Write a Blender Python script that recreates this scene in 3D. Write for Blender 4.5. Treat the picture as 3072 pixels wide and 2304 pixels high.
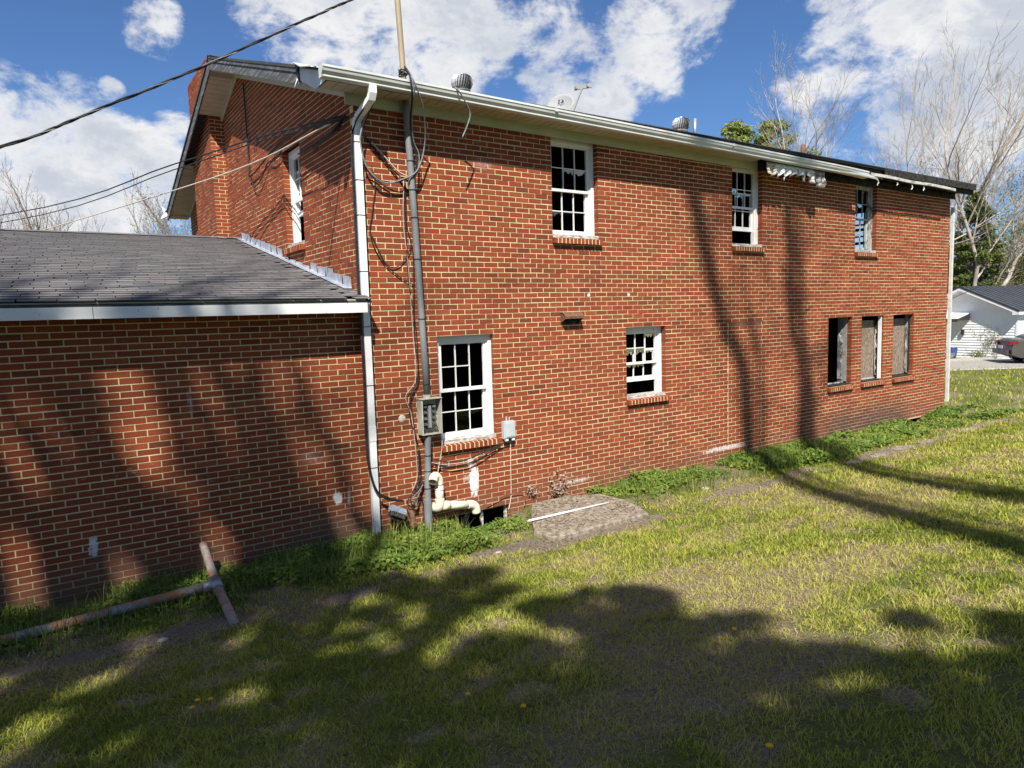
import bpy, math, random
import numpy as np
from mathutils import Vector, Matrix
random.seed(7)
rng = np.random.default_rng(11)
R = math.radians
for o in list(bpy.data.objects): bpy.data.objects.remove(o)
scene = bpy.context.scene
C = scene.collection

# ------------------------------------------------------------------ camera
CAM = Vector((-3.223, -7.825, 2.736))
def cam_axes(yaw, pitch, roll):
    f = Vector((math.sin(yaw)*math.cos(pitch), math.cos(yaw)*math.cos(pitch), math.sin(pitch)))
    r = Vector((math.cos(yaw), -math.sin(yaw), 0)); u = r.cross(f)
    c, s = math.cos(roll), math.sin(roll)
    return c*r + s*u, -s*r + c*u, f
cr, cu, cf = cam_axes(0.5984, -0.0988, -0.0303)
cd = bpy.data.cameras.new('camera'); cam = bpy.data.objects.new('camera', cd); C.objects.link(cam)
cam.matrix_world = Matrix(((cr.x, cu.x, -cf.x, CAM.x), (cr.y, cu.y, -cf.y, CAM.y), (cr.z, cu.z, -cf.z, CAM.z), (0, 0, 0, 1)))
cd.sensor_width = 36; cd.lens = 36*2073.9/3072; cd.clip_start = .05; cd.clip_end = 3000
scene.camera = cam

# ------------------------------------------------------------------ sun, sky, exposure
SUN_DIR = Vector((.68, 1.0, -1.35)).normalized()          # direction the light travels
sl = bpy.data.lights.new('sun', 'SUN'); sl.energy = 5.0; sl.angle = R(.53); sl.color = (1.0, .945, .86)
so = bpy.data.objects.new('sun', sl); C.objects.link(so)
so.rotation_euler = SUN_DIR.to_track_quat('-Z', 'Y').to_euler(); so.location = (-20, -30, 40)
w = bpy.data.worlds.new('World'); scene.world = w; w.use_nodes = True
wn, wl = w.node_tree.nodes, w.node_tree.links
wn.clear()
def N(t, **k):
    n = wn.new(t)
    for a, b in k.items(): setattr(n, a, b)
    return n
def wmath(op, a, b=None, c=None, clamp=False):
    n = wn.new('ShaderNodeMath'); n.operation = op; n.use_clamp = clamp
    for i, v in enumerate((a, b, c)):
        if v is None: continue
        if isinstance(v, (int, float)): n.inputs[i].default_value = v
        else: wl.new(v, n.inputs[i])
    return n.outputs[0]
sky = N('ShaderNodeTexSky', sky_type='NISHITA'); sky.sun_disc = False
sky.sun_elevation = math.asin(-SUN_DIR.z); sky.sun_rotation = math.atan2(-SUN_DIR.x, -SUN_DIR.y)
sky.air_density = 1.0; sky.dust_density = .15; sky.ozone_density = 3.5; sky.altitude = 200
bg1 = N('ShaderNodeBackground'); bg1.inputs[1].default_value = .055
skt = N('ShaderNodeMix', data_type='RGBA', blend_type='MULTIPLY'); skt.inputs['Factor'].default_value = 1.; skt.inputs['B'].default_value = (.74, .97, 1.26, 1)
wl.new(sky.outputs[0], skt.inputs['A']); wl.new(skt.outputs['Result'], bg1.inputs[0])
tc = N('ShaderNodeTexCoord'); nrm = N('ShaderNodeVectorMath', operation='NORMALIZE'); wl.new(tc.outputs['Generated'], nrm.inputs[0])
D = nrm.outputs[0]
def wnoise(scale, detail, rough, off=(0, 0, 0), stretch=(1, 1, 1), dist=0.):
    m = N('ShaderNodeMapping'); m.inputs['Location'].default_value = off; m.inputs['Scale'].default_value = stretch
    wl.new(D, m.inputs[0])
    n = N('ShaderNodeTexNoise'); n.inputs['Scale'].default_value = scale; n.inputs['Detail'].default_value = detail
    n.inputs['Roughness'].default_value = rough; n.inputs['Distortion'].default_value = dist
    wl.new(m.outputs[0], n.inputs[0]); return n.outputs[0]
def azel(az, el): return (math.sin(R(az))*math.cos(R(el)), math.cos(R(az))*math.cos(R(el)), math.sin(R(el)))
# cloud banks: (azimuth, elevation, radius in degrees, weight)
BANKS = [
(18.2,21.8,5.0,0.75),(23.6,20.9,7.3,1.00),(29.8,21.7,6.9,0.95),(20.4,18.7,4.2,0.65),(38.3,22.8,3.8,0.70),(48.6,21.5,4.2,0.85),(45.4,19.9,4.6,0.90),(40.3,17.6,5.7,0.90),(43.3,22.3,3.4,0.50),(35.8,21.3,1.7,0.60),(48.8,18.9,1.5,0.75),(60.8,16.9,5.0,0.85),(64.7,18.1,6.1,0.95),(68.4,16.5,7.3,1.00),(57.8,16.1,3.4,0.70),(67.0,12.9,7.3,0.95),(60.6,13.6,4.6,0.65),(64.1,11.0,4.2,0.55),(58.6,20.5,2.1,0.60),(54.9,20.1,2.7,0.50),(1.3,12.9,5.0,0.90),(0.3,9.6,5.7,1.00),(4.6,10.2,5.7,0.95),(8.1,10.4,4.2,0.80),(1.9,7.3,5.4,0.90),(8.6,20.6,2.5,0.60),(5.7,16.1,1.0,0.60),(6.3,12.8,0.8,0.65),(9.9,14.4,2.3,0.55),
]
def wsmooth(v, a, b):
    n = N('ShaderNodeMapRange', interpolation_type='SMOOTHSTEP'); n.inputs['From Min'].default_value = a; n.inputs['From Max'].default_value = b
    wl.new(v, n.inputs['Value']); return n.outputs[0]
warp = wnoise(5, 3, .6, (3.1, .2, .5))
acc = None
for az, el, rad, wt in BANKS:
    dt = N('ShaderNodeVectorMath', operation='DOT_PRODUCT'); dt.inputs[1].default_value = azel(az, el); wl.new(D, dt.inputs[0])
    b = wsmooth(dt.outputs['Value'], math.cos(R(rad*1.25)), math.cos(R(rad*.25)))
    b = wmath('MULTIPLY', b, wt)
    acc = b if acc is None else wmath('MAXIMUM', acc, b)
# fair-weather cloud everywhere else in the sky
dtf = N('ShaderNodeVectorMath', operation='DOT_PRODUCT'); dtf.inputs[1].default_value = (cf.x, cf.y, cf.z); wl.new(D, dtf.inputs[0])
gen = wmath('MULTIPLY', wsmooth(wnoise(2.3, 3, .5, (1.7, 4.2, .3), (1, 1, 1.6)), .42, .68), wsmooth(dtf.outputs['Value'], .70, .55))
acc = wmath('MAXIMUM', acc, gen)
fine = wnoise(9.5, 8, .66, (.3, 1.4, 2.2), (1, 1, 1.5), .25)
wisp = wnoise(24, 4, .66, (2.3, .4, 1.2), (1, 1, 1.4), .3)
det = wmath('ADD', wmath('MULTIPLY', wmath('SUBTRACT', fine, .5), 1.9), wmath('MULTIPLY', wmath('SUBTRACT', wisp, .5), .55))
dens = wmath('ADD', wmath('MULTIPLY', acc, .95), det)
alpha = wsmooth(dens, .44, .92)
core = wsmooth(wmath('ADD', dens, wmath('MULTIPLY', wmath('SUBTRACT', wnoise(6, 6, .6, (4.4, 2.2, .9), (1, 1, 1.8)), .5), 1.5)), .55, 1.25)
cc = N('ShaderNodeMix', data_type='RGBA'); cc.inputs['A'].default_value = (1.0, .99, .97, 1); cc.inputs['B'].default_value = (.62, .66, .74, 1)
wl.new(core, cc.inputs['Factor'])
bg2 = N('ShaderNodeBackground'); bg2.inputs[1].default_value = .58; wl.new(cc.outputs['Result'], bg2.inputs[0])
mx = N('ShaderNodeMixShader'); wl.new(wmath('MULTIPLY', alpha, .96), mx.inputs[0]); wl.new(bg1.outputs[0], mx.inputs[1]); wl.new(bg2.outputs[0], mx.inputs[2])
out = N('ShaderNodeOutputWorld'); wl.new(mx.outputs[0], out.inputs[0])
vs = scene.view_settings; vs.view_transform = 'Standard'; vs.look = 'None'; vs.exposure = .75; vs.gamma = 1.0; vs.use_curve_mapping = False
scene.render.engine = 'CYCLES'
scene.cycles.max_bounces = 6; scene.cycles.diffuse_bounces = 3; scene.cycles.glossy_bounces = 3; scene.cycles.transparent_max_bounces = 12

# ------------------------------------------------------------------ helpers: meshes
class MB:
    def __init__(s): s.v = []; s.f = []; s.t = []
    def face(s, pts, t=.5):
        i = len(s.v); s.v += [tuple(p) for p in pts]; s.f.append(tuple(range(i, i+len(pts)))); s.t.append(t)
    def box(s, x0, x1, y0, y1, z0, z1, t=.5, skip=''):
        i = len(s.v)
        s.v += [(x0,y0,z0),(x1,y0,z0),(x1,y1,z0),(x0,y1,z0),(x0,y0,z1),(x1,y0,z1),(x1,y1,z1),(x0,y1,z1)]
        F = {'b':(0,3,2,1),'t':(4,5,6,7),'f':(0,1,5,4),'r':(1,2,6,5),'k':(2,3,7,6),'l':(3,0,4,7)}
        for k, q in F.items():
            if k in skip: continue
            s.f.append(tuple(i+a for a in q)); s.t.append(t)
        return s
    def obox(s, o, ax, ay, az, t=.5):      # oriented box: origin corner + three edge vectors
        o, ax, ay, az = Vector(o), Vector(ax), Vector(ay), Vector(az); i = len(s.v)
        for p in (o, o+ax, o+ax+ay, o+ay, o+az, o+ax+az, o+ax+ay+az, o+ay+az): s.v.append(tuple(p))
        for q in ((0,3,2,1),(4,5,6,7),(0,1,5,4),(1,2,6,5),(2,3,7,6),(3,0,4,7)): s.f.append(tuple(i+a for a in q)); s.t.append(t)
        return s
    def prism(s, poly, ext, t=.5):         # 3D polygon extruded by a vector
        n = len(poly); i = len(s.v); e = Vector(ext)
        s.v += [tuple(p) for p in poly] + [tuple(Vector(p)+e) for p in poly]
        s.f.append(tuple(range(i+n-1, i-1, -1))); s.f.append(tuple(range(i+n, i+2*n))); s.t += [t, t]
        for k in range(n):
            l = (k+1) % n; s.f.append((i+k, i+l, i+n+l, i+n+k)); s.t.append(t)
        return s
    def tube(s, pts, r, n=8, caps=True, t=.5, hollow=False):
        pts = [Vector(p) for p in pts]; m = len(pts)
        rs = r if isinstance(r, (list, tuple)) else [r]*m
        tan = [(pts[min(k+1, m-1)]-pts[max(k-1, 0)]) for k in range(m)]
        tan = [a.normalized() if a.length > 1e-9 else Vector((0,0,1)) for a in tan]
        a = Vector((0,0,1)) if abs(tan[0].z) < .9 else Vector((1,0,0))
        nx = tan[0].cross(a).normalized(); i = len(s.v)
        for k in range(m):
            nx = (nx - tan[k]*nx.dot(tan[k]))
            nx = nx.normalized() if nx.length > 1e-6 else tan[k].orthogonal().normalized()
            ny = tan[k].cross(nx)
            for j in range(n):
                q = 2*math.pi*j/n; s.v.append(tuple(pts[k] + (nx*math.cos(q)+ny*math.sin(q))*rs[k]))
        for k in range(m-1):
            for j in range(n):
                l = (j+1) % n; s.f.append((i+k*n+j, i+k*n+l, i+k*n+n+l, i+k*n+n+j)); s.t.append(t)
        if caps:
            s.f.append(tuple(i+j for j in range(n-1, -1, -1))); s.f.append(tuple(i+(m-1)*n+j for j in range(n))); s.t += [t, t]
        return s
    def lathe(s, prof, c=(0,0,0), n=20, t=.5, rot=None):
        i = len(s.v); c = Vector(c)
        for (r, z) in prof:
            for j in range(n):
                q = 2*math.pi*j/n; p = Vector((r*math.cos(q), r*math.sin(q), z))
                if rot is not None: p = rot @ p
                s.v.append(tuple(c+p))
        for k in range(len(prof)-1):
            for j in range(n):
                l = (j+1) % n; s.f.append((i+k*n+j, i+k*n+l, i+k*n+n+l, i+k*n+n+j)); s.t.append(t)
        return s
    def mesh(s, name):
        me = bpy.data.meshes.new(name); me.from_pydata(s.v, [], s.f)
        a = me.attributes.new('tint', 'FLOAT', 'FACE'); a.data.foreach_set('value', s.t[:len(me.polygons)] if len(s.t) >= len(me.polygons) else [.5]*len(me.polygons))
        return me
def link(name, me, mat=None, parent=None, smooth=False):
    o = bpy.data.objects.new(name, me); C.objects.link(o)
    if mat is not None and len(me.materials) == 0: me.materials.append(mat)
    if smooth: me.polygons.foreach_set('use_smooth', [True]*len(me.polygons))
    if parent is not None:
        o.parent = parent
        if parent.type == 'EMPTY': o.matrix_parent_inverse = parent.matrix_world.inverted()
    return o
def obj(name, mb, mat=None, parent=None, smooth=False): return link(name, mb.mesh(name), mat, parent, smooth)
def tag(o, label=None, cat=None, group=None, kind=None):
    if label: o['label'] = label
    if cat: o['category'] = cat
    if group: o['group'] = group
    if kind: o['kind'] = kind
    return o
def thing(name, label, cat, loc=(0,0,0), group=None):
    o = bpy.data.objects.new(name, None); C.objects.link(o); o.location = loc; o.empty_display_size = .2
    o.matrix_world = Matrix.Translation(loc)
    return tag(o, label, cat, group)
def npmesh(name, V, F, mat, attrs=None, nper=3):
    """V (n,3), F (m,k) numpy arrays"""
    me = bpy.data.meshes.new(name); V = np.asarray(V, np.float32); F = np.asarray(F, np.int32); k = F.shape[1]
    me.vertices.add(len(V)); me.vertices.foreach_set('co', V.ravel())
    me.loops.add(F.size); me.loops.foreach_set('vertex_index', F.ravel())
    me.polygons.add(len(F)); me.polygons.foreach_set('loop_start', np.arange(0, F.size, k, dtype=np.int32))
    try: me.polygons.foreach_set('loop_total', np.full(len(F), k, np.int32))
    except Exception: pass
    for nme, (dom, val) in (attrs or {}).items():
        a = me.attributes.new(nme, 'FLOAT', dom); a.data.foreach_set('value', np.asarray(val, np.float32))
    me.update(calc_edges=True); me.materials.append(mat); return me
def smoothpath(pts, n=6):
    """Catmull-Rom through points"""
    P = [Vector(p) for p in pts]; P = [P[0]*2-P[1]] + P + [P[-1]*2-P[-2]]; outp = []
    for i in range(1, len(P)-2):
        for k in range(n):
            t = k/n; a, b, c, d = P[i-1], P[i], P[i+1], P[i+2]
            outp.append(.5*((2*b) + (c-a)*t + (2*a-5*b+4*c-d)*t*t + (3*b-a-3*c+d)*t**3))
    outp.append(P[-2]); return outp
def vnoise(x, y, seed=0):
    """smooth value noise 0..1, vectorised"""
    x = np.asarray(x, float); y = np.asarray(y, float)
    xi = np.floor(x).astype(np.int64); yi = np.floor(y).astype(np.int64); fx = x-xi; fy = y-yi
    fx = fx*fx*(3-2*fx); fy = fy*fy*(3-2*fy)
    def h(a, b):
        n = (a*374761393 + b*668265263 + seed*974634777) & 0x7fffffff
        n = ((n ^ (n >> 13))*1274126177) & 0x7fffffff
        return ((n ^ (n >> 16)) & 0xffff)/65535.
    return (h(xi,yi)*(1-fx)+h(xi+1,yi)*fx)*(1-fy) + (h(xi,yi+1)*(1-fx)+h(xi+1,yi+1)*fx)*fy
def fbm(x, y, seed=0, o=4):
    s = 0; a = .5; t = 0
    for k in range(o): s = s + a*vnoise(x*2**k, y*2**k, seed+k); t += a; a *= .5
    return s/t

# ------------------------------------------------------------------ helpers: materials
def rgb(c): return (c[0], c[1], c[2], 1)
class MT:
    def __init__(s, name):
        s.m = bpy.data.materials.new(name); s.m.use_nodes = True; s.nt = s.m.node_tree; s.n = s.nt.nodes; s.l = s.nt.links
        s.b = s.n['Principled BSDF']; s.pos = s.n.new('ShaderNodeNewGeometry').outputs['Position']
    def put(s, sock, v):
        if isinstance(v, (int, float)): sock.default_value = v
        elif isinstance(v, (tuple, list)): sock.default_value = rgb(v) if len(v) == 3 and sock.type == 'RGBA' else v
        else: s.l.new(v, sock)
    def math(s, op, a, b=None, clamp=False):
        n = s.n.new('ShaderNodeMath'); n.operation = op; n.use_clamp = clamp; s.put(n.inputs[0], a)
        if b is not None: s.put(n.inputs[1], b)
        return n.outputs[0]
    def noise(s, scale, detail=4, rough=.55, stretch=(1,1,1), off=(0,0,0), dist=0., vec=None):
        mp = s.n.new('ShaderNodeMapping'); mp.inputs['Scale'].default_value = stretch; mp.inputs['Location'].default_value = off
        s.l.new(vec if vec is not None else s.pos, mp.inputs[0])
        n = s.n.new('ShaderNodeTexNoise'); n.inputs['Scale'].default_value = scale; n.inputs['Detail'].default_value = detail
        n.inputs['Roughness'].default_value = rough; n.inputs['Distortion'].default_value = dist; s.l.new(mp.outputs[0], n.inputs[0]); return n.outputs[0]
    def step(s, v, a, b, lo=0., hi=1.):
        n = s.n.new('ShaderNodeMapRange'); n.interpolation_type = 'SMOOTHSTEP'; s.put(n.inputs['Value'], v)
        n.inputs['From Min'].default_value = a; n.inputs['From Max'].default_value = b; n.inputs['To Min'].default_value = lo; n.inputs['To Max'].default_value = hi
        return n.outputs[0]
    def ramp(s, v, stops):
        n = s.n.new('ShaderNodeValToRGB'); s.put(n.inputs[0], v); e = n.color_ramp.elements
        while len(e) < len(stops): e.new(.5)
        for k, (p, c) in enumerate(stops): e[k].position = p; e[k].color = rgb(c)
        return n.outputs[0]
    def mix(s, f, a, b, blend='MIX'):
        n = s.n.new('ShaderNodeMix'); n.data_type = 'RGBA'; n.blend_type = blend
        s.put(n.inputs['Factor'], f); s.put(n.inputs['A'], a); s.put(n.inputs['B'], b); return n.outputs['Result']
    def attr(s, name):
        n = s.n.new('ShaderNodeAttribute'); n.attribute_name = name; return n.outputs['Fac']
    def sep(s):
        n = s.n.new('ShaderNodeSeparateXYZ'); s.l.new(s.pos, n.inputs[0]); return n.outputs
    def bump(s, h, strength=.3, dist=.01):
        n = s.n.new('ShaderNodeBump'); n.inputs['Strength'].default_value = strength; n.inputs['Distance'].default_value = dist
        s.put(n.inputs['Height'], h); s.l.new(n.outputs[0], s.b.inputs['Normal'])
    def done(s, col, rough=.8, metal=0., spec=.3):
        s.put(s.b.inputs['Base Color'], col); s.put(s.b.inputs['Roughness'], rough); s.put(s.b.inputs['Metallic'], metal)
        s.b.inputs['Specular IOR Level'].default_value = spec; return s.m
def plain(name, c1, c2=None, scale=8., rough=.7, metal=0., bump=0., stretch=(1,1,1), spec=.3, lo=.35, hi=.65, detail=5):
    m = MT(name); c2 = c2 or tuple(x*.8 for x in c1)
    n = m.noise(scale, detail, .6, stretch)
    if bump: m.bump(n, bump, .01)
    return m.done(m.mix(m.step(n, lo, hi), c1, c2), rough, metal, spec)

# ------------------------------------------------------------------ materials
CO, PB, HEAD = .0677, .2157, 2.5            # brick course, brick pitch, head line of the lower openings
def stain_masks(m):
    """paint smears and soot that sit on the wall (own shapes)"""
    X, Y, Z = m.sep()
    rough_n = m.noise(26, 4, .7, (1, 1, .5)); str_n = m.noise(60, 2, .6, (.35, 1, 1.6))
    tot = None
    for (cx, cz, rx, rz, amt) in ((1.45, .56, .085, .25, 1.25), (1.40, .80, .05, .1, .9), (-.41, .62, .07, .10, 1.), (-.27, .58, .035, .17, .6), (-2.93, .57, .055, .13, .85), (1.38, .60, .14, .07, .55),
                                  (3.53, 3.0, .035, .035, 1.1), (4.34, 3.0, .025, .03, 1.1), (-1.95, 1.93, .05, .22, .4), (6.6, .3, .8, .06, .7), (3.2, .26, .45, .05, .55), (-.7, 1.15, .28, .12, .33), (1.75, 4.72, .25, .12, .38)):
        a = m.math('POWER', m.math('DIVIDE', m.math('SUBTRACT', X, cx), rx), 2.); b = m.math('POWER', m.math('DIVIDE', m.math('SUBTRACT', Z, cz), rz), 2.)
        d = m.math('SUBTRACT', 1., m.math('ADD', a, b)); d = m.math('MULTIPLY', m.math('ADD', d, m.math('MULTIPLY', m.math('SUBTRACT', rough_n, .5), 2.6)), amt)
        d = m.math('MULTIPLY', m.step(d, .1, .75), min(amt, 1.)); tot = d if tot is None else m.math('MAXIMUM', tot, d)
    front = m.step(Y, .2, .12)
    paint = m.math('MULTIPLY', m.math('MULTIPLY', tot, m.step(str_n, .28, .5)), front)
    # soot on the far base, mud splash along the base of the walls
    sx = m.math('MULTIPLY', m.step(X, 9.2, 10.3), m.step(X, 13.6, 12.2)); sz = m.step(m.math('ADD', Z, m.math('MULTIPLY', rough_n, .4)), 1.05, .5)
    soot = m.math('MULTIPLY', m.math('MULTIPLY', sx, sz), front)
    mudn = m.noise(1.7, 5, .6)
    mud = m.step(m.math('ADD', Z, m.math('MULTIPLY', m.math('SUBTRACT', mudn, .5), 1.1)), .62, .05)
    mudw = m.math('MULTIPLY', mud, m.step(X, .6, -.4, .45, .92))
    return paint, m.math('MULTIPLY', soot, .62), mudw
def brick_mat():
    m = MT('brick'); t = m.attr('tint')
    c = m.ramp(t, [(0., (.115, .033, .017)), (.12, (.185, .043, .018)), (.5, (.252, .054, .0205)), (.82, (.285, .065, .0235)), (1., (.33, .085, .030))])
    n = m.noise(55, 5, .65); c = m.mix(m.step(n, .3, .75), c, m.mix(.5, c, (.17, .042, .024)))
    big = m.noise(.9, 3, .5); c = m.mix(m.step(big, .4, .7, 0, .35), c, (.215, .058, .030))
    sp = m.noise(170, 2, .5); c = m.mix(m.step(sp, .70, .76, 0, .5), c, (.55, .46, .36))
    lime = m.math('MULTIPLY', m.step(m.noise(30, 4, .7, (.6, 1, 1.5)), .60, .70), m.step(m.noise(1.1, 3, .6, (1, 1, 1), (7, 2, 3)), .45, .62)); c = m.mix(m.math('MULTIPLY', lime, .55), c, (.52, .42, .30))
    dk = m.step(m.noise(.55, 4, .65, (1.6, 1, .5), (3, 8, 1)), .52, .75, 0, .45); c = m.mix(dk, c, m.mix(.55, c, (.06, .035, .022)))
    paint, soot, mud = stain_masks(m)
    c = m.mix(mud, c, (.150, .085, .055)); c = m.mix(soot, c, (.05, .045, .042)); c = m.mix(paint, c, (.80, .78, .76))
    m.bump(m.math('ADD', n, m.math('MULTIPLY', sp, .4)), .55, .006)
    return m.done(c, .88, 0, .18)
def mortar_mat():
    m = MT('mortar'); n = m.noise(45, 4, .6)
    c = m.mix(m.step(n, .3, .7), (.72, .60, .33), (.60, .485, .265))
    b = m.noise(1.3, 3, .5); c = m.mix(m.step(b, .45, .75, 0, .4), c, (.54, .42, .25))
    paint, soot, mud = stain_masks(m)
    c = m.mix(m.math('MULTIPLY', mud, .9), c, (.20, .135, .09)); c = m.mix(m.math('MULTIPLY', soot, .6), c, (.10, .09, .085)); c = m.mix(paint, c, (.8, .78, .76))
    m.bump(n, .6, .006); return m.done(c, .95, 0, .1)
def wornpaint(name, base, under, amount=.5, rough=.45):
    m = MT(name); n = m.noise(14, 6, .7, (1, 1, .5)); n2 = m.noise(3, 4, .6)
    c = m.mix(m.step(n2, .3, .8, 0, .35), base, tuple(x*.72 for x in base))
    c = m.mix(m.step(n, .68-amount*.2, .74-amount*.18), c, under); m.bump(n, .25, .004); return m.done(c, rough, 0, .35)
M = {}
M['brick'] = brick_mat(); M['mortar'] = mortar_mat()
M['white'] = wornpaint('white_paint', (.80, .80, .77), (.30, .28, .25), .35)
M['sooty'] = wornpaint('sooty_paint', (.42, .43, .42), (.10, .10, .10), .8, .6)
M['rotwood'] = plain('rotten_sill', (.62, .60, .55), (.22, .19, .16), 16, .8, 0, .5, (.6, 1, 2))
M['soffit'] = plain('cream_vinyl', (.56, .51, .39), (.48, .43, .33), 3, .5)
M['frieze'] = plain('cream_trim', (.50, .50, .34), (.42, .42, .29), 2, .5)
M['alum'] = plain('white_gutter', (.66, .67, .62), (.55, .56, .52), 2.5, .35, 0, 0, (1, 1, 3), .5)
M['plate'] = plain('bare_aluminium', (.70, .71, .73), (.58, .59, .61), 4, .5)
M['dspout'] = plain('white_downspout', (.80, .80, .78), (.62, .61, .58), 3, .35, 0, 0, (1, 1, .4), .5, .5, .8)
M['rake'] = plain('weathered_board', (.085, .088, .092), (.24, .245, .25), 9, .85, 0, .5, (1, .25, 3), .2, .45, .72)
M['roofing'] = plain('roofing', (.045, .045, .05), (.075, .072, .075), 25, .95, 0, .5)
M['oldstrip'] = plain('smoked_strip', (.50, .49, .44), (.16, .145, .12), 5, .7, 0, .2, (1, 1, 3), .3, .45, .7)
M['char'] = plain('charred_wood', (.012, .011, .010), (.05, .045, .04), 12, .85, 0, .6, (1, 1, 1), .2)
M['room'] = plain('smoke_black_room', (.016, .015, .014), (.03, .028, .026), 2, .95)
M['plaster'] = plain('burnt_plaster', (.50, .49, .46), (.13, .12, .115), 9, .9, 0, .4, (1, 1, .6))
M['block'] = plain('grey_block', (.34, .35, .35), (.24, .25, .25), 5, .9, 0, .4)
def osb_mat():
    m = MT('osb_board'); v = m.n.new('ShaderNodeTexVoronoi'); v.inputs['Scale'].default_value = 34; mp = m.n.new('ShaderNodeMapping'); mp.inputs['Rotation'].default_value = (0, .6, 0); mp.inputs['Scale'].default_value = (1.6, 1, .6)
    m.l.new(m.pos, mp.inputs[0]); m.l.new(mp.outputs[0], v.inputs[0])
    c = m.ramp(v.outputs['Color'], [(0., (.10, .075, .055)), (.5, (.22, .165, .12)), (1., (.36, .29, .22))]); m.bump(v.outputs['Distance'], .4, .006); return m.done(c, .8)
M['osb'] = osb_mat()
M['rust'] = plain('rusty_steel', (.13, .065, .04), (.22, .12, .075), 30, .85, .2, .4)
def glass_mat():
    m = bpy.data.materials.new('window_glass'); m.use_nodes = True; n, l = m.node_tree.nodes, m.node_tree.links; n.clear()
    t = n.new('ShaderNodeBsdfTransparent'); t.inputs[0].default_value = (.80, .83, .82, 1); g = n.new('ShaderNodeBsdfGlossy'); g.inputs['Roughness'].default_value = .03
    f = n.new('ShaderNodeFresnel'); f.inputs[0].default_value = 1.45; x = n.new('ShaderNodeMixShader'); o = n.new('ShaderNodeOutputMaterial')
    l.new(f.outputs[0], x.inputs[0]); l.new(t.outputs[0], x.inputs[1]); l.new(g.outputs[0], x.inputs[2]); l.new(x.outputs[0], o.inputs[0]); return m
M['glass'] = glass_mat()
def shingle_mat():
    m = MT('asphalt_shingle'); t = m.attr('tint'); n = m.noise(220, 3, .7); b = m.noise(1.6, 4, .6)
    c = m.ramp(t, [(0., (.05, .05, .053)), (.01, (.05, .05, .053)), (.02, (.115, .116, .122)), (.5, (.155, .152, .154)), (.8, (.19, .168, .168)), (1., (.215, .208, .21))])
    c = m.mix(m.step(b, .35, .7, 0, .5), c, m.mix(.5, c, (.085, .085, .092))); c = m.mix(m.step(n, .45, .7, 0, .5), c, m.mix(.5, c, (.26, .255, .25)))
    m.bump(n, .6, .004); return m.done(c, .92, 0, .2)
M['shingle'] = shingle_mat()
M['galv'] = plain('galvanised_steel', (.40, .42, .43), (.30, .315, .33), 7, .45, .55, 0, (1, 1, .5))
M['flash'] = plain('aluminium_flashing', (.60, .64, .70), (.44, .47, .52), 14, .38, .5, .2)
M['conduit'] = plain('grey_conduit', (.23, .245, .25), (.16, .17, .175), 6, .6, .1, 0, (1, 1, .3))
M['mast'] = plain('tan_mast', (.46, .35, .21), (.33, .27, .19), 5, .6, .1, 0, (1, 1, .4))
M['cable'] = plain('black_cable', (.012, .012, .014), (.03, .03, .032), 20, .55)
M['greycable'] = plain('grey_cable', (.24, .25, .26), (.16, .165, .17), 20, .6)
M['whitecable'] = plain('pale_cable', (.60, .55, .46), (.48, .44, .36), 20, .6)
M['pvc'] = plain('cream_pvc', (.80, .76, .60), (.66, .60, .44), 5, .4)
M['boxgrey'] = plain('meter_enamel', (.46, .45, .37), (.34, .33, .28), 8, .6)
M['boxdark'] = plain('black_bakelite', (.02, .02, .022), (.10, .095, .085), 40, .7, 0, .3)
M['plastic'] = plain('pale_plastic', (.47, .51, .52), (.40, .44, .45), 4, .5)

# ------------------------------------------------------------------ the brick house
H = thing('brick_house', 'two-storey red brick house with fire damage, low wing and white framed windows', 'house', (0, 0, 0))
FX0, FX1, RD = 0., 14.757, 10.2          # front wall from x=0 to FX1, rear wall at y=RD
RIDGE_Y, RIDGE_Z, SL = 5.05, 7.25, .333
def roofz(y): return RIDGE_Z - SL*abs(y-RIDGE_Y)
LOW = [('w', .975, 1.83, 1.095, 2.5), ('w', 4.27, 5.14, 1.38, 2.5), ('o', 9.775, 10.63, 1.10, 2.5), ('o', 11.005, 11.87, 1.10, 2.5), ('o', 12.285, 13.19, 1.10, 2.5)]
UP = [('w', 2.885, 3.745, 3.82, 5.23), ('w', 6.80, 7.64, 3.82, 5.23), ('w', 10.68, 11.50, 3.82, 5.23)]
BAS = [('b', 1.19, 2.0, -.4, .13), ('b', 12.86, 13.65, -.4, .09)]
HOLES = [(a, b, c, d) for (_, a, b, c, d) in LOW+UP+BAS]
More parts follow.
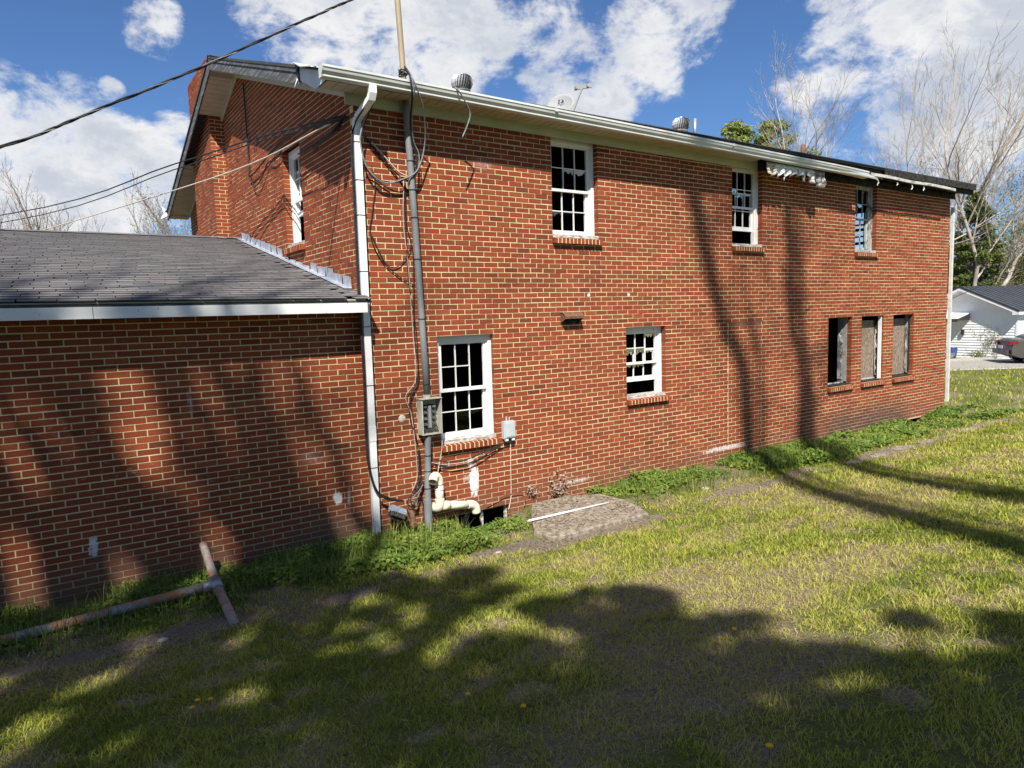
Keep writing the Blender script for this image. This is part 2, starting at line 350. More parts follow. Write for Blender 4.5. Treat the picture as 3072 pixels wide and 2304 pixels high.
def rows(u0, u1, z0, z1, holes, splits=(), shift=0.):
    k0 = math.floor((z0-HEAD)/CO); k1 = math.ceil((z1-HEAD)/CO)
    for k in range(k0, k1):
        za = HEAD + k*CO; zb = za+CO; off = shift + (0 if k % 2 else .5)
        if zb > z1+.03: continue
        line = []; m0 = math.floor(u0/PB-off)-1; m1 = math.ceil(u1/PB-off)+1
        for mm in range(m0, m1):
            segs = [(max(u0, (mm+off)*PB+.0060), min(u1, (mm+1+off)*PB-.0060))]
            for (a, b, c, d) in holes:
                if min(zb, d)-max(za, c) > .35*CO:
                    new = []
                    for (p, q) in segs:
                        if q <= a or p >= b: new.append((p, q))
                        else:
                            if p < a: new.append((p, a))
                            if q > b: new.append((b, q))
                    segs = [(b if b < p < b+.03 else p, a if a-.03 < q < a else q) for (p, q) in new]
            for (sx, c, d) in splits:
                if c < za < d: segs = [s for (p, q) in segs for s in (((p, sx-.008), (sx+.008, q)) if p < sx < q else ((p, q),))]
            line += [s for s in segs if s[1]-s[0] > .004]
        line.sort(); outl = []
        for (p, q) in line:      # cut slivers join the next brick
            if outl and p-outl[-1][1] < .02 and (q-p < .05 or outl[-1][1]-outl[-1][0] < .05): outl[-1] = (outl[-1][0], q)
            else: outl.append((p, q))
        for (p, q) in outl:
            if q-p > .022: yield p, q, za+.0062, zb-.0058, k
def sheet(u0, u1, z0, z1, holes):
    us = sorted({u0, u1, *[v for h in holes for v in h[:2] if u0 < v < u1]}); zs = sorted({z0, z1, *[v for h in holes for v in h[2:4] if z0 < v < z1]})
    for a, b in zip(us, us[1:]):
        for c, d in zip(zs, zs[1:]):
            if not any(h[0] < (a+b)/2 < h[1] and h[2] < (c+d)/2 < h[3] for h in holes): yield a, b, c, d
def waver(u, k): return .0022*math.sin(u*1.7+k*.35)+.0014*math.sin(u*4.3+k*1.3)
def btint():
    r = random.random(); return random.uniform(0, .14) if r < .05 else (random.uniform(.8, 1) if r < .2 else min(1, max(.1, random.gauss(.5, .17))))

# front wall
mo = MB()
for a, b, c, d in sheet(.006, FX1-.006, -.4, 5.3, HOLES): mo.face([(a, .0035, c), (b, .0035, c), (b, .0035, d), (a, .0035, d)])
for (a, b, c, d) in HOLES:
    mo.face([(b+.005, .007, c), (b+.005, .11, c), (b+.005, .11, d), (b+.005, .007, d)]); mo.face([(a-.005, .11, c), (a-.005, .007, c), (a-.005, .007, d), (a-.005, .11, d)])
    mo.face([(a, .007, d+.004), (b, .007, d+.004), (b, .11, d+.004), (a, .11, d+.004)])
mo.face([(FX1-.006, .007, -.4), (FX1-.006, RD, -.4), (FX1-.006, RD, 3.85), (FX1-.006, .007, 3.85)])
fw = obj('facade_wall', mo, M['mortar'], H); fw['label'] = 'sunlit brick front wall with cream mortar joints'
SP = [(6.70, .2, 2.45), (7.63, .2, 2.45)]
bm = MB(); nfac = 0
for p, q, za, zb, k in rows(FX0, FX1, -.4, 5.25, HOLES, SP):
    yf = random.uniform(-.002, .0015); dz = random.uniform(-.0012, .0012)+waver(p, k)
    bm.box(p+random.uniform(-.002, .002), q+random.uniform(-.002, .002), yf, .1, za+dz+random.uniform(-.001, .001), zb+dz+random.uniform(-.001, .001), btint() if not (6.70 < (p+q)/2 < 7.63 and .2 < za < 2.45) else random.uniform(.6, 1), 'k'); nfac += 1
tag(obj('brick_field', bm, M['brick'], fw), kind='stuff')
lin = MB(); lin.box(6.64, 7.68, -.006, .05, 2.497, 2.504); lin.box(6.715, 7.615, -.003, .05, 2.435, 2.494)
for (a, b, c, d) in [h[1:] for h in LOW]: lin.box(a-.06 if a > 9 else a, b+.06 if b < 6 else b, .004, .1, d-.006, d-.001)
obj('steel_lintel', lin, M['rust'], H)
# right-hand end wall (plain, brick) with a window opening, rear wall
ew = MB()
SWH = [(1.45, 2.5, 3.85, 5.15)]
for a, b, c, d in sheet(.01, RD, -.4, 5.4, SWH): ew.face([(FX1, a, c), (FX1, b, c), (FX1, b, d), (FX1, a, d)]); ew.face([(FX1-.25, b, c), (FX1-.25, a, c), (FX1-.25, a, d), (FX1-.25, b, d)])
ew.face([(FX1, .01, 5.4), (FX1, RD, 5.4), (FX1, RIDGE_Y, 7.0)])
obj('end_wall', ew, M['brick'], H)
rw = MB(); rw.box(0.01, FX1-.01, RD-.25, RD, -.4, 5.35); obj('rear_wall', rw, M['brick'], H)

# gable wall facing the wing (x = 0)
def rake_under(y): return roofz(y)-.17
GH = [(1.98, 2.80, 3.84, 5.25)]
gm = MB()
for a, b, c, d in sheet(.007, RD, 2.3, 5.36, GH): gm.face([(.0035, a, c), (.0035, a, d), (.0035, b, d), (.0035, b, c)])
gm.face([(.0035, .007, 5.36), (.0035, RIDGE_Y, 7.08), (.0035, RD, 5.36)])
for (a, b, c, d) in GH:
    gm.face([(.007, b+.005, c), (.11, b+.005, c), (.11, b+.005, d), (.007, b+.005, d)]); gm.face([(.007, a-.005, c), (.11, a-.005, c), (.11, a-.005, d), (.007, a-.005, d)])
gw = obj('gable_wall', gm, M['mortar'], H); gw['label'] = 'brick gable wall above the wing roof'
gb = MB()
for p, q, za, zb, k in rows(.112, RD, 2.4, 7.1, GH):
    if zb > min(rake_under(p), rake_under(q))+.05: continue
    if za < 3.0+.22*(p+.27)-.35 and p < 5.6: continue
    xf = random.uniform(-.0025, .0025); gb.box(xf, .1, p, q, za, zb, btint(), 'r')
tag(obj('brick_field', gb, M['brick'], gw), kind='stuff')
# chimney on the gable
ch = MB(); CHX, CY0, CY1, CZ = -.245, 6.34, 8.12, 7.64
ch.box(CHX+.0035, .02, CY0+.0035, CY1, 3.2, CZ-.01)
ch.box(.02, .5, CY0+.007, CY1, 6.0, CZ-.01)
chim = obj('chimney', ch, M['mortar'], H); chim['label'] = 'brick chimney breast rising past the roof edge'
cb = MB()
for p, q, za, zb, k in rows(CY0+.10, CY1, 3.3, CZ, []): cb.box(CHX+random.uniform(-.002, .002), CHX+.1, p, q, za, zb, btint(), 'r')
for p, q, za, zb, k in rows(CHX, .5, 3.3, CZ, [], (), .3):
    if zb < 6.3 and p > 0: continue
    cb.box(p, q, CY0+random.uniform(-.002, .002), CY0+.1, za, zb, btint(), 'k')
tag(obj('brick_field', cb, M['brick'], chim), kind='stuff')
cap = MB(); cap.box(CHX+.02, .48, CY0+.02, CY1-.02, CZ-.012, CZ+.01); obj('cap', cap, M['mortar'], chim)

# ------------------------------------------------------------------ windows
def shard_poly(u0, u1, z0, z1):
    """broken glass left along two edges of a light"""
    n = 6; pts = [(u0, z1)]
    for k in range(n+1): pts.append((u0+(u1-u0)*k/n, z1-(z1-z0)*random.uniform(.03, .30)))
    pts.append((u1, z1)); return pts
def make_window(x0, x1, z0, z1, gable=False, mat='white', lift=0., seed=1, d0=.095, missing=.3, broken=.25, bars=True):
    rnd = random.Random(seed)
    def B(mb, u0, u1, a, b, c, d):
        if gable: mb.box(a, b, u0, u1, c, d)
        else: mb.box(u0, u1, a, b, c, d)
    fr = MB(); fw_ = .052
    B(fr, x0, x0+fw_, d0, d0+.11, z0, z1); B(fr, x1-fw_, x1, d0, d0+.11, z0, z1); B(fr, x0+fw_, x1-fw_, d0, d0+.11, z1-.075, z1)
    B(fr, x0+fw_, x0+fw_+.018, d0+.025, d0+.10, z0, z1-.075); B(fr, x1-fw_-.018, x1-fw_, d0+.025, d0+.10, z0, z1-.075)
    B(fr, x0+fw_-.004, x1-fw_+.004, d0+.012, d0+.05, z1-.10, z1-.075)
    W = obj('window', fr, M[mat], H)
    sl_ = MB(); B(sl_, x0+.004, x1-.004, .0 if not gable else .0, d0+.12, z0-.004, z0+.045); obj('wooden_sill', sl_, M['rotwood'] if mat == 'white' else M[mat], W)
    a, b = x0+fw_+.018, x1-fw_-.018; zb, zt = z0+.047, z1-.08; mid = (zb+zt)/2
    for part, (s0, s1, dd) in (('upper', (mid-.02, zt, d0+.035)), ('lower', (zb+lift, mid+.02+lift, d0+.075))):
        s1 = min(s1, zt); s = MB(); st = .036; rail = .075 if part == 'lower' else .036
        B(s, a, a+st, dd, dd+.034, s0, s1); B(s, b-st, b, dd, dd+.034, s0, s1)
        B(s, a+st, b-st, dd, dd+.034, s0, s0+rail); B(s, a+st, b-st, dd, dd+.034, s1-.036, s1)
        ga, gb_, gc, gd = a+st, b-st, s0+rail, s1-.036; mw = .006
        us = [ga+(gb_-ga)*k/3 for k in range(4)]; zs = [gc, (gc+gd)/2, gd]
        if bars:
            for u in us[1:3]: B(s, u-mw, u+mw, dd+.006, dd+.028, gc, gd)
            cut = rnd.random() < .35
            B(s, ga, us[2] if cut else gb_, dd+.0075, dd+.0265, zs[1]-mw, zs[1]+mw)
        S = obj('sash', s, M[mat], W); S['label'] = part+' sash'
        for i in range(3):
            for j in range(2):
                r = rnd.random(); u0, u1, c, d = us[i]+mw, us[i+1]-mw, zs[j]+mw, zs[j+1]-mw; g = MB(); gy = dd+.017
                if r < missing: continue
                poly = shard_poly(u0, u1, c, d) if r < missing+broken else [(u0, c), (u1, c), (u1, d), (u0, d)]
                g.prism([(gy, u, z) if gable else (u, gy, z) for (u, z) in poly], (.003, 0, 0) if gable else (0, .003, 0)); obj('pane', g, M['glass'], W)
    return W
W1 = make_window(.975, 1.83, 1.095, 2.5, seed=3, missing=.78, broken=.15, d0=.065)
W2 = make_window(4.27, 5.14, 1.38, 2.5, seed=8, lift=.2, missing=.3, broken=.7)
U1 = make_window(2.885, 3.745, 3.82, 5.23, seed=5, missing=.85, broken=.1)
U2 = make_window(6.80, 7.64, 3.82, 5.23, seed=6, lift=.24, missing=.8, broken=.15)
U3 = make_window(10.68, 11.50, 3.82, 5.23, mat='sooty', seed=9, missing=.85, broken=.1)
G1 = make_window(1.98, 2.80, 3.84, 5.25, gable=True, seed=12, lift=.42, missing=.7)
for o_, l_ in ((W1, 'window beside the meter box'), (W2, 'small ground-floor window with raised sash'), (U1, 'upper window nearest the mast'), (U2, 'upper window with raised lower sash'), (U3, 'soot-grey upper window at the burnt end'), (G1, 'gable window above the wing roof')): o_['label'] = l_
def rowlock(x0, x1, ztop, gable=False, seed=0):
    """sloping sill of bricks on edge"""
    rnd = random.Random(seed); par = MB(); h = .092
    def P(u, d, z): return (d, u, z) if gable else (u, d, z)
    a, b = x0-.02, x1+.03
    prof = [(-.062, ztop-h+.002), (.10, ztop-h+.02), (.10, ztop+.014), (-.062, ztop-.016)]
    par.prism([P(a+.013, d+(.003 if d < 0 else 0), z-.003 if z > ztop-.05 else z+.003) for d, z in prof], P(b-a-.026, 0, 0)); s = obj('window_sill', par, M['mortar'], H)
    n = max(1, round((b-a)/.0705)); wd = (b-a)/n
    for i in range(n):
        o_ = random.uniform(-.003, .003); mb = MB(); t = btint()
        mb.prism([P(a+i*wd+.0085, d+(o_ if d < 0 else 0), z) for d, z in prof], P(wd-.017, 0, 0), t); obj('brick', mb, M['brick'], s)
for i, (_, a, b, c, d) in enumerate(LOW+UP): rowlock(a, b, c, seed=i)
rowlock(1.98, 2.80, 3.84, True, 20)
# burnt openings at the right: liners, boards, torn plaster
def jag(x, y0, y1, z0, z1, n, amp, seed):
    rnd = random.Random(seed); L_ = [(x, y0, z0)]; 
    edge = [(x+rnd.uniform(-.01, .01), y1+rnd.uniform(-amp, amp), z0+(z1-z0)*k/n) for k in range(n+1)]
    return [(x, y0, z0)]+edge+[(x, y0, z1)]
for i, (a, b, c, d) in enumerate([h[1:] for h in LOW[2:]]):
    ln = MB(); ln.box(b-.012, b+.0, .105, .30 if i == 0 else .19, c+.06, d-.02); ln.box(a, a+.012, .105, .19, c+.06, d-.02)
    L_ = obj('jamb_liner', ln, M[['block', 'char', 'block'][i]], H)
    tp = MB(); tp.prism(jag(b-.016, .29 if i == 0 else .165, .20 if i == 0 else .15, c+.10, d-.30, 13, .035, 30+i), (-.012, 0, 0)); obj('torn_plaster', tp, M['plaster'], L_)
    if i == 0:
        for k in range(5): tp = MB(); z_ = c+.15+.22*k; tp.prism([(b-.03, .22, z_), (b-.05, .15+.04*random.random(), z_+.04), (b-.028, .17, z_+.17), (b-.03, .25, z_+.15)], (-.006, .0, .01)); obj('torn_plaster', tp, M['plaster'], L_)
    else:
        bd = MB(); bd.box(a-.02, b+.02, .195, .207, c-.02 if i == 1 else c+.04, d-.10); obj('board', bd, M['osb'], H)['label'] = 'chipboard sheet closing the burnt opening'
    sl_ = MB(); sl_.box(a+.01, b-.01, .02, .19, c-.01, c+.03); obj('wooden_sill', sl_, M['char' if i != 2 else 'char'], H)
    ed = MB(); ed.box(a+.01, b-.01, .165, .19, c+.03, c+.055)
    if i < 2: obj('sill_edge', ed, M['plaster'], H)
    if i == 1: ed = MB(); ed.box(b-.035, b-.014, .03, .10, c+.03, d-.02); obj('frame_remnant', ed, M['white'], H)
    if i == 2: ed = MB(); ed.box(b-.03, b-.013, .075, .10, c+.1, d-.05); obj('frame_remnant', ed, M['char'], H)
for (a, b, c, d) in [h[1:] for h in BAS]:
    f_ = MB(); f_.box(a, a+.03, .06, .10, c, d); f_.box(b-.03, b, .06, .10, c, d); f_.box((a+b)/2-.015, (a+b)/2+.015, .06, .10, c, d); f_.box(a+.03, b-.03, .062, .098, d-.03, d)
    obj('basement_frame', f_, M['rotwood'], H)
# charred rooms behind the openings
inn = MB()
inn.box(.13, FX1-.26, .30, RD-.26, 2.72, 2.95); inn.box(.13, FX1-.26, .13, RD-.26, -.75, -.7)
inn.box(.13, FX1-.26, 3.4, 3.5, -.7, 2.72); inn.box(.13, FX1-.26, 4.4, 4.5, 2.95, 5.35); inn.box(.13, FX1-.26, .14, RD-.26, 5.30, 5.33)
for x_ in (2.3, 6.0, 8.9): inn.box(x_, x_+.1, .3, 3.4, -.7, 2.72); inn.box(x_+.3, x_+.4, .3, 4.4, 2.95, 5.3)
inn.box(.13, .14, .14, RD-.26, 2.3, 3.8); inn.box(.13, .14, 2.85, RD-.26, 3.8, 5.3); inn.box(.13, .14, .14, 1.93, 3.8, 5.3)
for a, b, c, d in sheet(.13, FX1-.26, .14, 5.3, HOLES): inn.face([(a, .118, c), (b, .118, c), (b, .118, d), (a, .118, d)])
obj('charred_interior', inn, M['room'], H)
win_end = MB()
for (y0, y1) in ((1.45, 1.5), (2.45, 2.5), (1.96, 1.99)): win_end.box(FX1-.15, FX1-.08, y0, y1, 3.85, 5.15)
for z_ in (3.85, 4.15, 4.48, 4.78, 5.1): win_end.box(FX1-.145, FX1-.085, 1.5, 2.45, z_, z_+.04)
for z_ in (4.28, 4.62): win_end.box(FX1-.30, FX1-.27, 1.3, 2.2, z_, z_+.07)
obj('end_window', win_end, M['sooty'], H)

# ------------------------------------------------------------------ main roof, eaves, gutter
EX0, EX1, EY = -.45, 15.12, -.40
rf = MB()
for s_ in (0, 1):
    y0, y1 = (EY, RIDGE_Y) if s_ == 0 else (2*RIDGE_Y-EY, RIDGE_Y)
    t = .035; P4 = [(EX0-.02, y0, roofz(y0)), (EX1, y0, roofz(y0)), (EX1, y1, RIDGE_Z), (EX0-.02, y1, RIDGE_Z)]
    rf.prism(P4, (0, 0, -t))
ROOF = obj('roof', rf, M['roofing'], H); ROOF['label'] = 'dark shingled gable roof'
rdg = MB(); rdg.prism([(EX0-.02, RIDGE_Y-.15, RIDGE_Z-.03), (EX0-.02, RIDGE_Y, RIDGE_Z+.03), (EX0-.02, RIDGE_Y+.15, RIDGE_Z-.03)], (EX1-EX0+.02, 0, 0)); obj('ridge_cap', rdg, M['roofing'], ROOF)
# rolled shingle courses along the visible front edge
for k in range(3):
    e = MB(); y0 = EY-.02+k*.14; e.box(EX0-.03, EX1+.01, y0, y0+.15, roofz(y0)+.002+k*.0, roofz(y0)+.016); 
    if k == 0: obj('shingle_edge', e, M['roofing'], ROOF)
for sgn, lab in ((0, 'front'), (1, 'back')):
    # rake board + rake soffit panels + trim
    y0, y1 = (.50, RIDGE_Y) if sgn == 0 else (2*RIDGE_Y+.40, RIDGE_Y)
    rb = MB(); rb.prism([(EX0, y0, roofz(y0)-.036), (EX0, y1, RIDGE_Z-.036), (EX0, y1, RIDGE_Z-.215), (EX0, y0, roofz(y0)-.215)], (.025, 0, 0)); obj('rake_board', rb, M['rake'], H)['label'] = 'weathered grey rake board, '+lab+' slope'
    if sgn == 0:
        rb2 = MB(); rb2.prism([(EX0-.012, y0, roofz(y0)-.036), (EX0-.012, y1, RIDGE_Z-.036), (EX0-.012, y1, RIDGE_Z-.085), (EX0-.012, y0, roofz(y0)-.085)], (.012, 0, 0)); obj('shingle_mould', rb2, M['rake'], H)
    tr = MB(); yb = .02 if sgn == 0 else RD-.02
    tr.prism([(-.03, yb, rake_under(yb)), (-.03, RIDGE_Y, RIDGE_Z-.17), (-.03, RIDGE_Y, RIDGE_Z-.28), (-.03, yb, rake_under(yb)-.11)], (.022, 0, 0)); obj('rake_trim', tr, M['soffit'], H)
    wd = .128; n = int(5.2/wd)
    sp = MB(); sp.prism([(-.424, .02, 0), (-.03, .02, 0), (-.03, wd-.008, 0), (-.03, wd-.006, .006), (-.03, wd, .006), (-.424, wd, .006), (-.424, wd-.006, .006), (-.424, wd-.008, 0)], (0, 0, .012)); me = None
    for i in range(n):
        ya = .12+i*wd if sgn == 0 else RIDGE_Y+i*wd
        yc = ya+wd-.008
        if CY0-.12 < ya < CY1+.1: continue
        za, zc = roofz(ya)-.20, roofz(yc)-.20
        p_ = MB(); p_.prism([(-.425, ya, za), (-.022, ya, za), (-.022, yc, zc), (-.425, yc, zc)], (0, 0, .012)); obj('soffit_panel', p_, M['soffit'], H)
    bk = MB(); ya, yc = (.1, RIDGE_Y) if sgn == 0 else (RIDGE_Y, CY0)
    bk.prism([(-.42, ya, roofz(ya)-.184), (0, ya, roofz(ya)-.184), (0, yc, roofz(yc)-.184), (-.42, yc, roofz(yc)-.184)], (0, 0, .004)); obj('soffit_backing', bk, M['char'], H)
    if sgn:
        bk = MB(); ya, yc = CY1, 2*RIDGE_Y+.38; bk.prism([(-.42, ya, roofz(ya)-.184), (0, ya, roofz(ya)-.184), (0, yc, roofz(yc)-.184), (-.42, yc, roofz(yc)-.184)], (0, 0, .004)); obj('soffit_backing', bk, M['soffit'], H)
dn = MB()   # row of fixings along the rake board
ZS, YF = 5.333, -.355
def droop(x): return -.0085*max(0, x)
# fascia and gutter follow a slight droop towards the burnt end
fa = MB(); 
for k in range(24):
    xa, xb = EX0+.03+(EX1-EX0-.06)*k/24, EX0+.03+(EX1-EX0-.06)*(k+1)/24
    fa.box(xa, xb, YF, YF+.02, 5.325+droop(xb), 5.345+.075)
obj('fascia', fa, M['char'], H)
def gutter_profile():   # (y, z) outline of an ogee gutter, closed
    return [(-.357, .0), (-.425, .0), (-.437, .012), (-.437, .034), (-.452, .048), (-.463, .062), (-.470, .085), (-.470, .095), (-.480, .098), (-.480, .122), (-.471, .122), (-.471, .104), (-.461, .100), (-.455, .070), (-.444, .055), (-.430, .042), (-.428, .010), (-.363, .008), (-.363, .118), (-.357, .118)]
def sweep(prof, xs, zfun, yfun=lambda x: 0.):
    mb = MB(); n = len(prof); i0 = 0
    for x in xs:
        mb.v += [(x, y+yfun(x), z+zfun(x)) for y, z in prof]
    for k in range(len(xs)-1):
        for j in range(n):
            l = (j+1) % n; mb.f.append((k*n+j, k*n+l, (k+1)*n+l, (k+1)*n+j)); mb.t.append(.5)
    mb.f.append(tuple(range(n-1, -1, -1))); mb.f.append(tuple((len(xs)-1)*n+j for j in range(n))); mb.t += [.5, .5]; return mb
xs = [-.50+.4*i for i in range(28)]
def gz_(x): return 5.322 - .0128*max(0, x) - (.012*(x-9.2)**2 if x > 9.2 else 0)
GUT = obj('gutter', sweep(gutter_profile(), xs, gz_), M['alum'], H); GUT['label'] = 'white ogee gutter sagging towards the burnt end'
ec = MB(); ec.prism([(-.505, y, z+gz_(0)) for y, z in [(-.357, 0), (-.425, 0), (-.437, .03), (-.465, .062), (-.478, .1), (-.480, .122), (-.357, .122)]], (-.008, 0, 0)); obj('end_cap', ec, M['alum'], GUT)
for x_ in (2.6, 6.2): sp = MB(); sp.box(x_, x_+.05, -.4865, -.35, gz_(x_)+.088, gz_(x_)+.124); obj('gutter_seam', sp, M['alum'], GUT)
# torn end of the gutter and fascia strips at the far right
fs = sweep([(-.428, 0), (-.436, .01), (-.436, .062), (-.428, .066)], [10.45, 11.2, 12, 12.8, 13.5, 14.0], lambda x: 5.235-.008*(x-10.4)+.010*math.sin(x*3)); obj('fascia_strip', fs, M['oldstrip'], H)['label'] = 'bent white fascia strip below the charred roof edge'
fs = sweep([(-.40, 0), (-.425, .0), (-.425, .13), (-.40, .13)], [11, 12.5, 14.2, 15.05], lambda x: 5.30); obj('charred_fascia', fs, M['char'], H)
pe = MB(); pe.prism([(9.3, -.47, 5.215), (10.6, -.46, 5.175), (10.75, -.44, 5.13), (10.62, -.47, 5.20), (10.3, -.475, 5.25)], (0, .012, .0)); obj('peeled_metal', pe, M['alum'], H)
for (x_, l_) in ((10.75, .12), (11.5, .06), (12.1, .10), (12.6, .08)): pe = MB(); pe.tube([(x_, -.40, 5.20), (x_+.02, -.41, 5.20-l_*.5), (x_-.01, -.40, 5.2-l_)], .012, 5); obj('hanging_scrap', pe, M['alum'], H)
# soffit panels (front), frieze
for i in range(60):
    xa = -.40+i*.128
    if xa > 7.25: break
    p_ = MB(); p_.box(xa, xa+.120, YF+.022, -.024, ZS+droop(xa), ZS+droop(xa)+.012); obj('soffit_panel', p_, M['soffit'], H)
bk = MB(); bk.box(-.40, 7.5, YF+.02, -.02, ZS+.016, ZS+.02); obj('soffit_backing', bk, M['char'], H)
fz = MB()
for k in range(18): xa, xb = -.10+k*.42, -.10+(k+1)*.42; fz.box(xa, xb, -.022, -.002 if xa > 0 else .0, 5.212+droop(xb), 5.36)
obj('frieze_board', fz, M['frieze'], H)
fz = MB(); fz.box(7.47, 14.95, -.020, -.003, 5.15, 5.36); obj('charred_frieze', fz, M['char'], H)
ew_ = MB(); ew_.box(7.5, 15.0, YF+.02, -.02, 5.37, 5.38); obj('burnt_deck', ew_, M['char'], H)
for i in range(17):
    rt = MB(); xa = 7.6+i*.44; rt.box(xa, xa+.04, YF+.03, .3, 5.24, 5.37); obj('rafter', rt, M['char'], H)
pl = MB(); pl.prism([(-.43, YF, 5.333), (-.43, .0, 5.325), (-.43, .50, 5.56), (-.43, .56, 5.745), (-.43, -.37, 5.44)], (.006, 0, 0)); obj('eave_end_plate', pl, M['plate'], H)['label'] = 'bare aluminium plate closing the eave end'
cu_ = MB(); cu_.prism([(-.455, .56, 5.76), (-.52, .46, 5.74), (-.56, .1, 5.58), (-.55, -.2, 5.50), (-.455, -.30, 5.47)], (.004, 0, -.012)); obj('curled_flashing', cu_, M['dspout'], H)
cu_ = MB(); cu_.prism([(-.455, .54, 5.60), (-.47, .62, 5.50), (-.46, .50, 5.56)], (.004, 0, 0)); obj('curled_flashing', cu_, M['dspout'], H)
# crumpled soffit hanging at the burnt end
for i in range(8):
    xa = 7.30+i*.23; rnd = random.Random(60+i); n = 5; mb = MB(); rr = []
    drop = .21+.06*rnd.random()+(.08 if i > 5 else 0); wdt = .25 if i < 7 else .14
    for a in range(n+1):
        u = a/n; row = []
        for b in range(5):
            v = b/4; row.append((xa+wdt*u*(1-.2*v)+.02*math.sin(9*v+i), -.31-.05*math.sin(u*7+i*1.3)*v-.03*v, 5.285+droop(xa)-drop*v*(.85+.25*math.sin(u*3.1+i))))
        rr.append(row)
    for a in range(n):
        for b in range(4): mb.face([rr[a][b], rr[a+1][b], rr[a+1][b+1], rr[a][b+1]])
    o_ = obj('crumpled_soffit', mb, M['soffit' if i < 1 else 'plaster' if i > 5 else 'white'], H, True); sm = o_.modifiers.new('s', 'SOLIDIFY'); sm.thickness = .004
# downspouts
def dspout(path, wx, wy, mat, name='downspout', ribs=True):
    """rectangular tube swept along a path in x,z with depth y"""
    mb = MB(); P = [Vector(p) for p in path]; n = 4; rings = []
    for k, p in enumerate(P):
        t = (P[min(k+1, len(P)-1)]-P[max(k-1, 0)]).normalized(); sx = Vector((1, 0, 0)); sy = t.cross(sx).normalized()
        rings.append([p+sx*a+sy*b for a, b in ((-wx, -wy), (wx, -wy), (wx, wy), (-wx, wy))])
    for r in rings: mb.v += [tuple(q) for q in r]
    for k in range(len(rings)-1):
        for j in range(4): l = (j+1) % 4; mb.f.append((k*4+j, k*4+l, k*4+4+l, k*4+4+j)); mb.t.append(.5)
    mb.f += [(3, 2, 1, 0), tuple((len(rings)-1)*4+j for j in range(4))]; mb.t += [.5, .5]
    return obj(name, mb, mat, H)
DS = dspout([(.07, -.41, 5.34), (.07, -.412, 5.25), (.062, -.385, 5.19), (.045, -.30, 5.145), (.02, -.11, 5.06), (.012, -.065, 5.01), (.01, -.052, 4.9), (.008, -.052, 3.2), (.008, -.052, .0)], .041, .03, M['dspout']); DS['label'] = 'white downspout at the corner between gable wall and front wall'
for z_ in (4.78, 4.35, 3.95, 3.3, 3.0, 2.65, 1.95, 1.45, .95): sb = MB(); sb.box(-.036, .053, -.0855, .0, z_, z_+.008); obj('strap', sb, M['cable'], DS)
dsj = MB(); dsj.box(-.037, .053, -.087, -.018, 1.28, 1.46); obj('sleeve', dsj, M['dspout'], DS)
lipp = MB(); lipp.box(.025, .115, -.45, -.37, 5.10, 5.30)
DS2 = dspout([(14.79, -.05, 4.95), (14.79, -.05, 3.), (14.79, -.05, .35)], .033, .03, M['alum']); DS2['label'] = 'white downspout at the far right corner'
for z_ in (4.6, 2.6, .9): sb = MB(); sb.box(14.754, 14.826, -.084, .0, z_, z_+.02); obj('strap', sb, M['alum'], DS2)
# loose white gutter ends at the back eave
for pts in ([(-.47, 10.5, 5.47), (-.20, 10.5, 5.46), (-.46, 10.52, 5.30), (-.60, 10.5, 5.24)], [(-.56, 10.5, 5.55), (-.42, 10.5, 5.42), (-.54, 10.5, 5.40)]):
    mb = MB(); mb.prism(pts, (0, .05, .01)); obj('loose_gutter_end', mb, M['dspout'], H)
bg_ = MB(); bg_.box(EX0+.03, -.0, 10.3, 10.5, 5.30, 5.35); obj('back_eave', bg_, M['soffit'], H)

# ------------------------------------------------------------------ the low wing
WX0, WY, WEZ, WRY, WRZ = -9.0, .08, 2.985, 5.6, 4.29
WS = (WRZ-WEZ)/(WRY+.29)
def wz(y): return WEZ+WS*(y+.29) if y < WRY else WRZ-WS*(y-WRY)
wm = MB(); wm.face([(WX0, WY+.0035, -.3), (0, WY+.0035, -.3), (0, WY+.0035, 2.85), (WX0, WY+.0035, 2.85)]); wm.face([(WX0, WY+.007, -.3), (WX0, WY+.007, 2.85), (WX0, RD, 2.85), (WX0, RD, -.3)])
ww = obj('wing_wall', wm, M['mortar'], H); ww['label'] = 'brick wall of the low wing in dappled shade'
cand = list(rows(WX0, -.004, -.3, 2.85, []))
full = sorted([c for c in cand if c[1]-c[0] > .2 and c[0] > -3.75 and c[2] > .12 and c[2] < 2.72], key=lambda c: ((c[0]+c[1])/2+3.223)**2+(c[2]-2.736)**2)
picked = set(full[:300])
var = []
for i in range(24):
    mb = MB(); h_ = .0279; mb.box(-.1019, .1019, random.uniform(-.002, .0015), .09, -h_, h_, btint(), 'k'); me = mb.mesh('brick'); me.materials.append(M['brick']); var.append(me)
bw = MB()
for c in cand:
    p, q, za, zb, k = c
    if c in picked:
        o_ = bpy.data.objects.new('brick', random.choice(var)); C.objects.link(o_); o_.parent = ww
        o_.location = ((p+q)/2+random.uniform(-.001, .001), WY, (za+zb)/2+random.uniform(-.001, .001)+waver(p, k)); o_.rotation_euler = (0, random.uniform(-.006, .006), 0)
    else: dz = waver(p, k); bw.box(p+random.uniform(-.002, .002), q+random.uniform(-.002, .002), WY+random.uniform(-.002, .0015), WY+.09, za+dz, zb+dz, btint(), 'k')
tag(obj('brick_field', bw, M['brick'], ww), kind='stuff')
